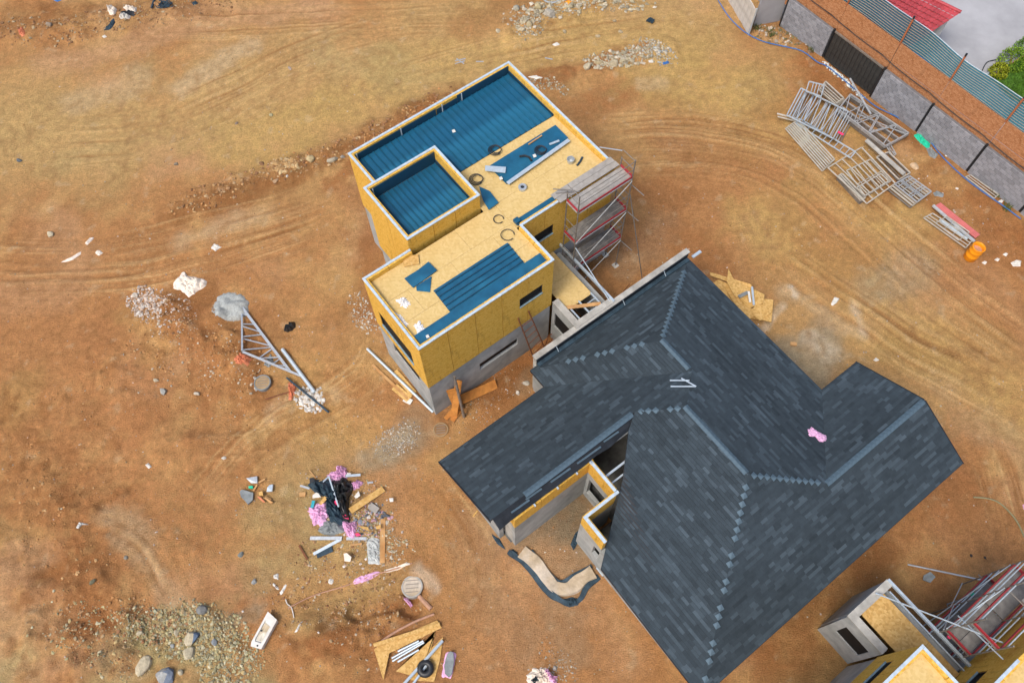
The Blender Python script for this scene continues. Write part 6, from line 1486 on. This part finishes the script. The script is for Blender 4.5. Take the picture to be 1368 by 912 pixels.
for p, q, w, m, lab in (((527, 497), (553, 527), .32, 'osb_cut', 'pale board beside the left wall, nearest the wall'), ((527, 517), (547, 534), .34, 'osb_cut', 'short pale board under the white pole'), ((498, 488), (545, 533), .12, 'wood', 'long thin lath left of the white pole'), ((540, 533), (550, 538), .25, 'white', 'small white block at the end of the pale boards')): plank('board', p, q, w, .04, M[m], lab, 'board', .06)
# rusty ladder
ld = thing('rebar_ladder', 'rusty rebar ladder leaning against the concrete wall', 'ladder', GP(720, 478))
L0, L1 = (GP(716, 486, .02), onB(695, 432, 12.4)), (GP(730, 470, .02), onB(709, 422, 12.4))
for a_, b_ in (L0, L1): obj('rail', MB().tube(a_, b_ + (b_ - a_) * .12, .03, 6), M['rust'], ld)
for k in range(7):
    t = .08 + .14 * k; obj('rung', MB().tube(L0[0] * (1 - t) + L0[1] * t, L1[0] * (1 - t) + L1[1] * t, .018, 5), M['rust'], ld)
for (p, q, lab) in (((726, 470, 0), (733, 448, 1.0), 'left bent rusty rebar in the gap between the houses'), ((730, 470, 0), (738, 452, 1.0), 'right bent rusty rebar in the gap between the houses'), ((731, 450, 0), (737, 446, 1.6), 'rusty rebar standing by the dark opening')): single('rebar', MB().tube(G(*p), G(*q), .025, 5), M['rust'], lab, 'rebar')
plank('wire_piece', (826, 398), (840, 385), .03, .03, M['rust'], 'bent rusty wire on the earth beside the parapet', 'wire', .05, .4)

# courtyard foundation strip with membrane
fs = thing('foundation_strip', 'L-shaped pale foundation strip with torn dark membrane in front of the courtyard', 'foundation', GP(745, 780))
path = [(697, 737), (715, 752), (733, 775), (742, 785), (760, 786), (776, 774), (792, 764)]
def strip(pts, w, z, h, jit, seed, name, m):
    P = smooth_line([G(x, y, z) for x, y in pts], 6); mb = MB(); rows = []
    for i, p in enumerate(P):
        d = P[min(i + 1, len(P) - 1)] - P[max(i - 1, 0)]; d = d / np.linalg.norm(d); s = np.array([-d[1], d[0], 0])
        ww = w * (1 + jit * float(perlin(i * .17, 0, seed))); zz = h * (1 + jit * float(perlin(i * .21, 5, seed)))
        rows.append([p - s * ww, p - s * ww * .8 + (0, 0, zz), p + s * ww * .8 + (0, 0, zz * (1 + .3 * jit)), p + s * ww])
    for a_, b_ in zip(rows[:-1], rows[1:]):
        for k in range(3): mb.face([a_[k], a_[k + 1], b_[k + 1], b_[k]])
    mb.face(rows[0]); mb.face(rows[-1][::-1]); obj(name, mb, M[m], fs)
strip(path, .30, -.02, .16, .35, 501, 'strip', 'lime')
strip([(679, 737), (695, 748), (712, 766), (728, 786), (744, 799), (760, 806), (775, 800), (784, 784), (800, 770)], .11, -.02, .10, .8, 511, 'membrane', 'bluetarp'); strip([(709, 736), (722, 752), (738, 772), (750, 778), (765, 770), (790, 756)], .09, -.02, .13, .7, 521, 'membrane', 'bluetarp')
crumple('membrane_flap', [(752, 800), (764, 797), (775, 800), (772, 808), (760, 811)], M['bluetarp'], None, None, ht=.12, seed=531, parent=fs); crumple('membrane_flap', [(677, 738), (686, 733), (692, 738), (684, 744)], M['bluetarp'], None, None, ht=.1, seed=541, parent=fs)
crumple('black_membrane', [(762, 727), (768, 712), (776, 706), (774, 722), (766, 735)], M['bluetarp'], 'dark membrane scrap at the foot of the inner courtyard wall', 'membrane', ht=.1, seed=551)
plank('yellow_stick', (632, 690), (638, 682), .06, .03, M['osb_cut'], 'small yellow stick beside the left roof corner', 'stick'); crumple('dark_scrap', [(655, 712), (668, 720), (676, 735), (664, 726)], M['bluetarp'], 'dark membrane scrap below the left roof corner', 'scrap', ht=.06, seed=552)

# ------------------------------------------------------------------ steel frames piled by the wall
def frame(label, c, z, bars, m='steel', w=.06, group=None, rails=((0, 1), (1, 2), (2, 3), (3, 0)), tilt=(0, 0, 0, 0), name='metal_grille', loc=None):
    g = [GP(*p) for p in c]; z0 = float(np.mean([q[2] for q in g]))
    C_ = [G(p[0], p[1], z0 + z + tilt[i]) for i, p in enumerate(c)]
    t = thing(name, label, 'grille', (*np.mean(C_, 0)[:2], z0), group)
    for i, j in rails: obj('rail', MB().beam(C_[i], C_[j], w, w), M[m], t)
    bl = lambda u_, v_: C_[0] * (1 - u_) * (1 - v_) + C_[1] * u_ * (1 - v_) + C_[2] * u_ * v_ + C_[3] * (1 - u_) * v_
    for (u0, v0), (u1, v1) in bars: obj('bar', MB().beam(bl(u0, v0), bl(u1, v1), w * .75, w * .75), M[m], t)
    return t
PG = 'steel frames piled by the block wall'
vert = lambda us: [((u_, 0), (u_, 1)) for u_ in us]
zigzag = lambda us: [((us[k], k % 2), (us[k + 1], (k + 1) % 2)) for k in range(len(us) - 1)]
F1 = [(1070, 118), (1133, 149), (1113, 185), (1051, 154)]
frame('topmost bright steel truss panel of the frame pile', F1, .75, vert((.06, .12, .28, .34, .58, .64, .86, .92)) + zigzag((.12, .20, .28, .34, .44, .50, .58)) + zigzag((.64, .72, .80, .86)), 'steel_lt', .05, PG)
for k in range(3):
    sh = 3 + 3.2 * k; frame(('second', 'third', 'fourth')[k] + ' steel panel from the top under the topmost truss panel', [(x + sh, y + sh * .55) for x, y in F1], .55 - .18 * k, vert((.1, .3, .5, .7, .9)), 'steel' if k < 2 else 'steel_dk', .05, PG)
F3 = [(1103, 109), (1127, 131), (1116, 139), (1094, 120)]
for k in range(3): frame(('upper', 'middle', 'lower')[k] + ' small rectangular frame at the top of the pile', [(x + k * .8, y + 1.6 * k) for x, y in F3], .5 - .14 * k, [((0, .3), (1, .3)), ((0, .55), (1, .55)), ((0, .8), (1, .8))], 'steel_tan', .05, PG)
frame('small bright frame leaning at the upper left of the pile', [(1081, 109), (1101, 114), (1097, 129), (1077, 122)], .85, vert((.3, .5, .7)), 'steel_lt', .05, PG)
F2 = [(1136, 126), (1214, 178), (1183, 195), (1120, 146)]
frame('long steel truss with zigzag bars on the right of the pile', F2, .55, zigzag((.0, .14, .26, .40, .52, .66, .80, .95)) + zigzag((.2, .34, .5, .64, .78)) + [((.3, .6), (1, .1))], 'steel', .06, PG)
for k in range(3): frame(('second', 'third', 'lowest')[k] + ' frame under the zigzag truss', [(x - 1.5 * k - 1, y + 1.5 * k + 2) for x, y in F2], .40 - .15 * k, [((0, .35), (1, .35)), ((0, .7), (1, .7))], 'steel_dk' if k else 'steel', .06, PG)
rod('steel_bar', (1129, 119), (1156, 166), .05, M['steel'], 'loose steel bar leaning over the zigzag truss', 'bar', .75)
frame('ladder-like steel beam below the topmost truss panel', [(1069, 159), (1143, 203), (1136, 211), (1063, 165)], .5, vert((.1, .2, .3, .42, .5, .6, .7, .8, .9)), 'steel_lt', .05, PG)
for k in range(6): frame(('topmost', 'second', 'third', 'fourth', 'fifth', 'lowest')[k] + ' of the narrow dusty frames at the left of the pile', [(1066 - 2.3 * k, 160 + 1.6 * k), (1115 - 2.3 * k, 213 + 2.3 * k), (1110 - 2.3 * k, 217 + 2.3 * k), (1061 - 2.3 * k, 164 + 1.6 * k)], .55 - .085 * k, [((0, 0), (.5, 1))], 'steel_tan', .05, PG)
rod('steel_bar', (1035, 160), (1066, 168), .045, M['steel_tan'], 'pale bar sticking out left of the frame pile', 'bar', .45); rod('steel_bar', (1036, 163), (1068, 171), .035, M['steel_tan'], 'thinner pale bar just below the one sticking out left', 'bar', .4)
F6 = [(1106, 224), (1151, 197), (1196, 245), (1158, 272)]
frame('large dusty grille with long parallel bars', F6, .45, vert((.22, .42, .6, .8)), 'steel_tan', .05, PG)
frame('second grille under the large dusty grille', [(1131, 228), (1163, 213), (1190, 242), (1156, 262)], .3, vert((.16, .33, .5, .66, .83)) + [((0, .55), (1, .55))], 'steel_tan', .05, PG)
frame('short crossed grille at the lower end of the large grille', [(1144, 251), (1177, 232), (1187, 242), (1156, 261)], .52, vert((.2, .4, .6, .8)), 'steel_tan', .045, PG)
for k in range(3): frame(('upper', 'middle', 'lower')[k] + ' dark long frame under the left side of the large grille', [(1120 - k, 235 + 2 * k), (1125 - k, 232 + 2 * k), (1156 - k, 264 + 2 * k), (1150 - k, 268 + 2 * k)], .26 - .09 * k, [((.5, 0), (.5, 1))], 'steel_dk' if k else 'steel_tan', .06, PG)
rod('steel_tube', (1152, 197), (1202, 242), .11, M['concrete_pale'], 'thick pale tube along the right side of the large grille', 'tube', .55)
frame('rectangular frame with two long bars right of the pale tube', [(1171, 210), (1187, 203), (1216, 231), (1201, 240)], .4, vert((.5, .62)), 'steel_tan', .05, PG); frame('dark frame under the rectangular frame right of the pale tube', [(1172, 212), (1187, 205), (1215, 233), (1200, 242)], .22, vert((.3, .75)), 'steel_dk', .05, PG)
F8 = [(1195, 246), (1215, 235), (1244, 256), (1225, 270)]
frame('frame with short cross bars at the lower right end of the pile', F8, .5, vert((.4, .5)) + [((0, .15), (1, .15)), ((0, .35), (1, .35)), ((0, .62), (1, .62)), ((0, .72), (1, .72))], 'steel', .06, PG)
for k in range(3): frame(('upper', 'middle', 'lowest')[k] + ' frame under the cross-barred frame', [(x - 3 * k - 3, y + 2.6 * k + 2) for x, y in F8], .36 - .12 * k, vert((.33, .66)), 'steel_dk' if k == 2 else 'steel_tan', .06, PG)
frame('small bent frame end near the zigzag truss', [(1184, 196), (1190, 194), (1197, 206), (1193, 209)], .3, [((0, 0), (1, 1)), ((.5, 0), (.5, 1))], 'steel', .04, PG)
plank('red_tag', (1114, 187), (1121, 191), .12, .02, M['hotpink'], 'small red tag on the frame pile', 'tag', .62)
# rack of red and grey tubes, drum
frame('open rack of thin bars holding the red tubes', [(1265, 289), (1295, 310), (1281, 321), (1250, 298)], .42, vert((.35, .7)), 'steel_tan', .04); frame('lower open rack left of the red tubes', [(1234, 291), (1246, 285), (1300, 320), (1290, 331)], .2, vert((.3, .6)), 'steel_tan', .045)
for i in range(3): rod('red_tube', (1247 + 2.2 * i, 279 - 1.2 * i), (1300 + 2.0 * i, 322 - 1.4 * i), .065, M['redsoft'], ('left', 'middle', 'right')[i] + ' of three faded red tubes beside the orange drum', 'tube', .3)
rod('grey_tube', (1243, 279), (1298, 327), .08, M['steel'], 'grey tube just left of the red tubes', 'tube', .28); rod('grey_tube', (1253, 296), (1290, 322), .07, M['steel_lt'], 'lower grey tube under the open rack', 'tube', .16)
dr = thing('orange_drum', 'orange plastic drum lying open beside the red tubes', 'drum', GP(1300, 338))
p0 = GP(1295, 344); p1 = p0 + np.array([.04, .02, .88]); ax_ = (p1 - p0) / np.linalg.norm(p1 - p0); s_ = np.cross(ax_, (0, 0, 1.0)); s_ /= np.linalg.norm(s_); t_ = np.cross(s_, ax_); Ld = .88; R0 = .295
mb = MB(); prof = [(0, .02), (.27, 0), (R0, .03), (R0, .26), (R0 + .02, .29), (R0, .32), (R0, .56), (R0 + .02, .59), (R0, .62), (R0, .84), (R0 + .015, Ld), (R0 - .04, Ld), (R0 - .05, .80), (R0 - .05, .2), (0, .2)]
nn = 26
for r_, l_ in prof:
    for i in range(nn): an = 2 * math.pi * i / nn; mb.v.append(tuple(p0 + ax_ * l_ + (s_ * math.cos(an) + t_ * math.sin(an)) * max(r_, .001)))
for j in range(len(prof) - 1):
    for i in range(nn): mb.f.append((j * nn + i, j * nn + (i + 1) % nn, (j + 1) * nn + (i + 1) % nn, (j + 1) * nn + i)); mb.c.append(None)
obj('drum_body', mb, M['orange'], dr, smooth=True, recalc=True)
mb = MB(); mb.v = [tuple(p0 + ax_ * .66 + (s_ * math.cos(2 * math.pi * i / nn) + t_ * math.sin(2 * math.pi * i / nn)) * (R0 - .055)) for i in range(nn)]; mb.v += [tuple(np.array(v) - ax_ * .1) for v in mb.v]; mb.f = [tuple(range(nn)), tuple(range(2 * nn - 1, nn - 1, -1))] + [(i, (i + 1) % nn, nn + (i + 1) % nn, nn + i) for i in range(nn)]; mb.c = [None] * len(mb.f)
obj('drum_content', mb, M['conduit'], dr)
frame('short ladder-like frame at the foot of the wall', [(1290, 236), (1297, 234), (1334, 260), (1328, 265)], .12, vert((.5,)), 'steel_tan', .04)
crumple('green_sack', [(1220, 181), (1226, 178), (1243, 193), (1240, 200), (1229, 191)], M['greensack'], 'bright green sack at the foot of the block wall', 'sack', ht=.16, seed=95); crumple('grey_sack', [(1237, 198), (1243, 197), (1253, 207), (1249, 213), (1241, 208)], M['greybag'], 'grey-green plastic sack below the bright green one', 'sack', ht=.14, seed=96)
crumple('grey_cloth', [(1246, 258), (1252, 255), (1261, 259), (1260, 264), (1249, 262)], M['greybag'], 'flat blue-grey cloth beside the cross-barred frame', 'cloth', ht=.04, seed=97); crumple('white_scrap', [(1350, 351), (1358, 347), (1364, 349), (1363, 356), (1354, 356)], M['white'], 'white bag near the orange drum at the right edge', 'bag', ht=.12, seed=98)
for i, (x, y, lab) in enumerate(((1315, 351, 'flat white scrap just below the orange drum'), (1332, 347, 'grey-white scrap right of the orange drum'), (1266, 208, 'small white scrap by the blue hose'), (1337, 269, 'pale scrap at the end of the short ladder frame'), (1343, 340, 'white streak of plaster right of the orange drum'))): crumple('white_scrap', [(x - 4, y), (x, y - 2.5), (x + 4, y - 1), (x + 1, y + 2.5)], M['white'], lab, 'scrap', ht=.05, seed=100 + i, na=20, nr=4)
# weeds by the wall
def weed(x, y, label, n=60):
    mb = MB(); c = GP(x, y)
    for k in range(n):
        an = NPR.rand() * 6.28; l_ = .1 + .25 * NPR.rand(); d = np.array([math.cos(an), math.sin(an), .6 + NPR.rand()]); d /= np.linalg.norm(d); s = np.array([-math.sin(an), math.cos(an), 0]) * .02; g = .6 + .7 * NPR.rand()
        o = c + np.array([NPR.randn() * .12, NPR.randn() * .12, 0]); mb.face([o - s, o + s, o + d * l_ + s * .3, o + d * l_ - s * .3], (.09 * g, .11 * g, .03 * g))
    single('weed', mb, M['leaf'], label, 'plant', recalc=False)
for x, y, lab in ((1012, 38, 'dark weed tuft at the corner of the grey wall panel'), (1030, 46, 'weed tuft before the grey wall panel'), (1050, 38, 'dark weed tuft at the first black post'), (1084, 66, 'weed tuft left of the dark gate'), (1334, 262, 'green weed at the foot of the block wall'), (1345, 278, 'small weed by the hose at the right')): weed(x, y, lab)

# top-left litter
crumple('white_bag', [(144, 14), (150, 10), (157, 13), (153, 22), (147, 20)], M['whitecloth'], 'left dirty white bag at the top left', 'bag', ht=.25, seed=110); crumple('white_bag', [(164, 11), (172, 8), (183, 11), (182, 17), (170, 16)], M['whitecloth'], 'upper dirty white bag at the top left', 'bag', ht=.22, seed=111); crumple('white_bag', [(159, 22), (166, 19), (175, 22), (172, 26), (161, 26)], M['white'], 'clean white bag at the top left', 'bag', ht=.22, seed=112)
crumple('dark_sheet', [(137, 42), (146, 33), (152, 23), (154, 30), (148, 39)], M['bluetarp'], 'dark grey sheet below the white bags', 'sheet', ht=.12, seed=113); crumple('dark_sheet', [(155, 16), (172, 15), (184, 18), (178, 22), (160, 18)], M['felt'], 'dark scrap between the white bags', 'sheet', ht=.12, seed=114)
def tangle(x, y, r, label, seed):
    rs_ = np.random.RandomState(seed); mb = MB(); c = GP(x, y)
    for k in range(9):
        a0 = rs_.rand() * 6.28; rr = r * rs_.uniform(.5, 1); o = rs_.randn(2) * r * .35
        mb.pipe([c + np.array([o[0] + rr * math.cos(a0 + t), o[1] + rr * .8 * math.sin(a0 + t), .05 + .15 * rs_.rand()]) for t in np.linspace(0, 4.5, 12)], .03, 5)
    single('hose_tangle', mb, M['bluetarp'], label, 'hose', recalc=False)
tangle(220, 8, .32, 'tangle of dark hose at the top left edge', 5); rod('dark_hose', (203, 12), (207, 0), .06, M['bluetarp'], 'short dark hose left of the hose tangle', 'hose', .06); tangle(869, 30, .18, 'small dark tangle on the upper right of the sandy track', 6)
crumple('blue_scrap', [(70, 0), (78, -3), (84, 0), (77, 3)], M['hose'], 'small blue scrap at the top left edge', 'scrap', ht=.05, seed=115); crumple('dark_scrap', [(256, 4), (262, 2), (265, 5), (259, 8)], M['bluetarp'], 'small dark scrap right of the hose tangle', 'scrap', ht=.08, seed=116); crumple('white_scrap', [(136, 49), (140, 47), (143, 49), (139, 51)], M['white'], 'tiny white scrap below the dark grey sheet', 'scrap', ht=.05, seed=117)
single('hoop', MB().pipe([GP(737, 0, .12) + np.array([.5 * math.cos(t), .42 * math.sin(t), .05]) for t in np.linspace(0, 6.3, 26)], .05, 6), M['steel'], 'grey metal hoop on the spoil heap at the top edge', 'hoop'); crumple('yellow_scrap', [(755, 3), (760, 1), (764, 3), (759, 6)], M['orange'], 'yellow scrap beside the metal hoop', 'scrap', ht=.06, seed=118)
for i, (p, q, lab) in enumerate((((608, 82), (622, 79), 'upper of three pale laths behind the blue roof'), ((608, 86), (621, 82), 'middle of three pale laths behind the blue roof'), ((610, 79), (620, 86), 'crossed pale lath behind the blue roof'), ((636, 83), (646, 83), 'single pale lath right of the crossed laths'), ((728, 78), (738, 80), 'pale lath on the sandy track behind the roof corner'))): plank('lath', p, q, .06, .02, M['steel'], lab, 'lath')
crumple('white_scrap', [(705, 103), (716, 101), (727, 104), (716, 106)], M['white'], 'white rag beside the upper right roof corner', 'rag', ht=.05, seed=119); crumple('white_scrap', [(737, 60), (744, 57), (748, 60), (742, 62)], M['white'], 'white rag on the sandy track above the roof', 'rag', ht=.05, seed=120)
crumple('white_scrap', [(866, 81), (872, 80), (873, 84), (867, 84)], M['white'], 'white scrap at the right end of the stone row', 'scrap', ht=.06, seed=121); crumple('blue_scrap', [(884, 84), (893, 82), (894, 85), (886, 87)], M['hose'], 'small blue scrap at the right end of the stone row', 'scrap', ht=.05, seed=122)
for i, (px, lab) in enumerate((([(80, 349), (96, 345), (106, 336), (110, 332), (108, 340), (98, 347), (84, 351)], 'long pale rag on the left track'), ([(113, 326), (120, 317), (126, 318), (117, 327)], 'short pale rag above the long one on the left track'), ([(126, 337), (132, 334), (138, 338), (132, 342)], 'whitish lump on the left track'), ([(281, 331), (287, 326), (296, 330), (288, 336)], 'white splash of plaster on the left track'), ([(102, 704), (106, 697), (119, 700), (117, 702), (108, 700), (105, 706)], 'bent white strip at the left'), ([(194, 621), (198, 618), (203, 623), (199, 626)], 'small white stone-like scrap in the middle of the left field'), ([(295, 611), (301, 609), (303, 612), (298, 614)], 'small white scrap above the small scrap group'))): crumple('white_scrap', px, M['whitecloth'] if i < 3 else M['white'], lab, 'rag' if 'rag' in lab else 'scrap', ht=.07, seed=130 + i, rag=.25, na=26, nr=5)
single('green_hose', MB().pipe(smooth_line([GP(x, y, .03) for x, y in ((1300, 664), (1320, 666), (1335, 672), (1350, 686), (1360, 700), (1368, 718))], 5), .035, 6), mat('olive_hose', (.24, .22, .12), .7), 'curved olive hose on the earth at the right edge', 'hose')
for i, (x, y) in enumerate(((1297, 742), (1316, 745))): rock(x, y, .08, ('left', 'right')[i] + ' of two tiny dark stones at the right', col=(.06, .05, .045), seed=140 + i)
crumple('pink_scrap', [(1366, 674), (1370, 672), (1372, 680), (1367, 680)], M['pink'], 'pink scrap at the right edge', 'scrap', ht=.05, seed=150)
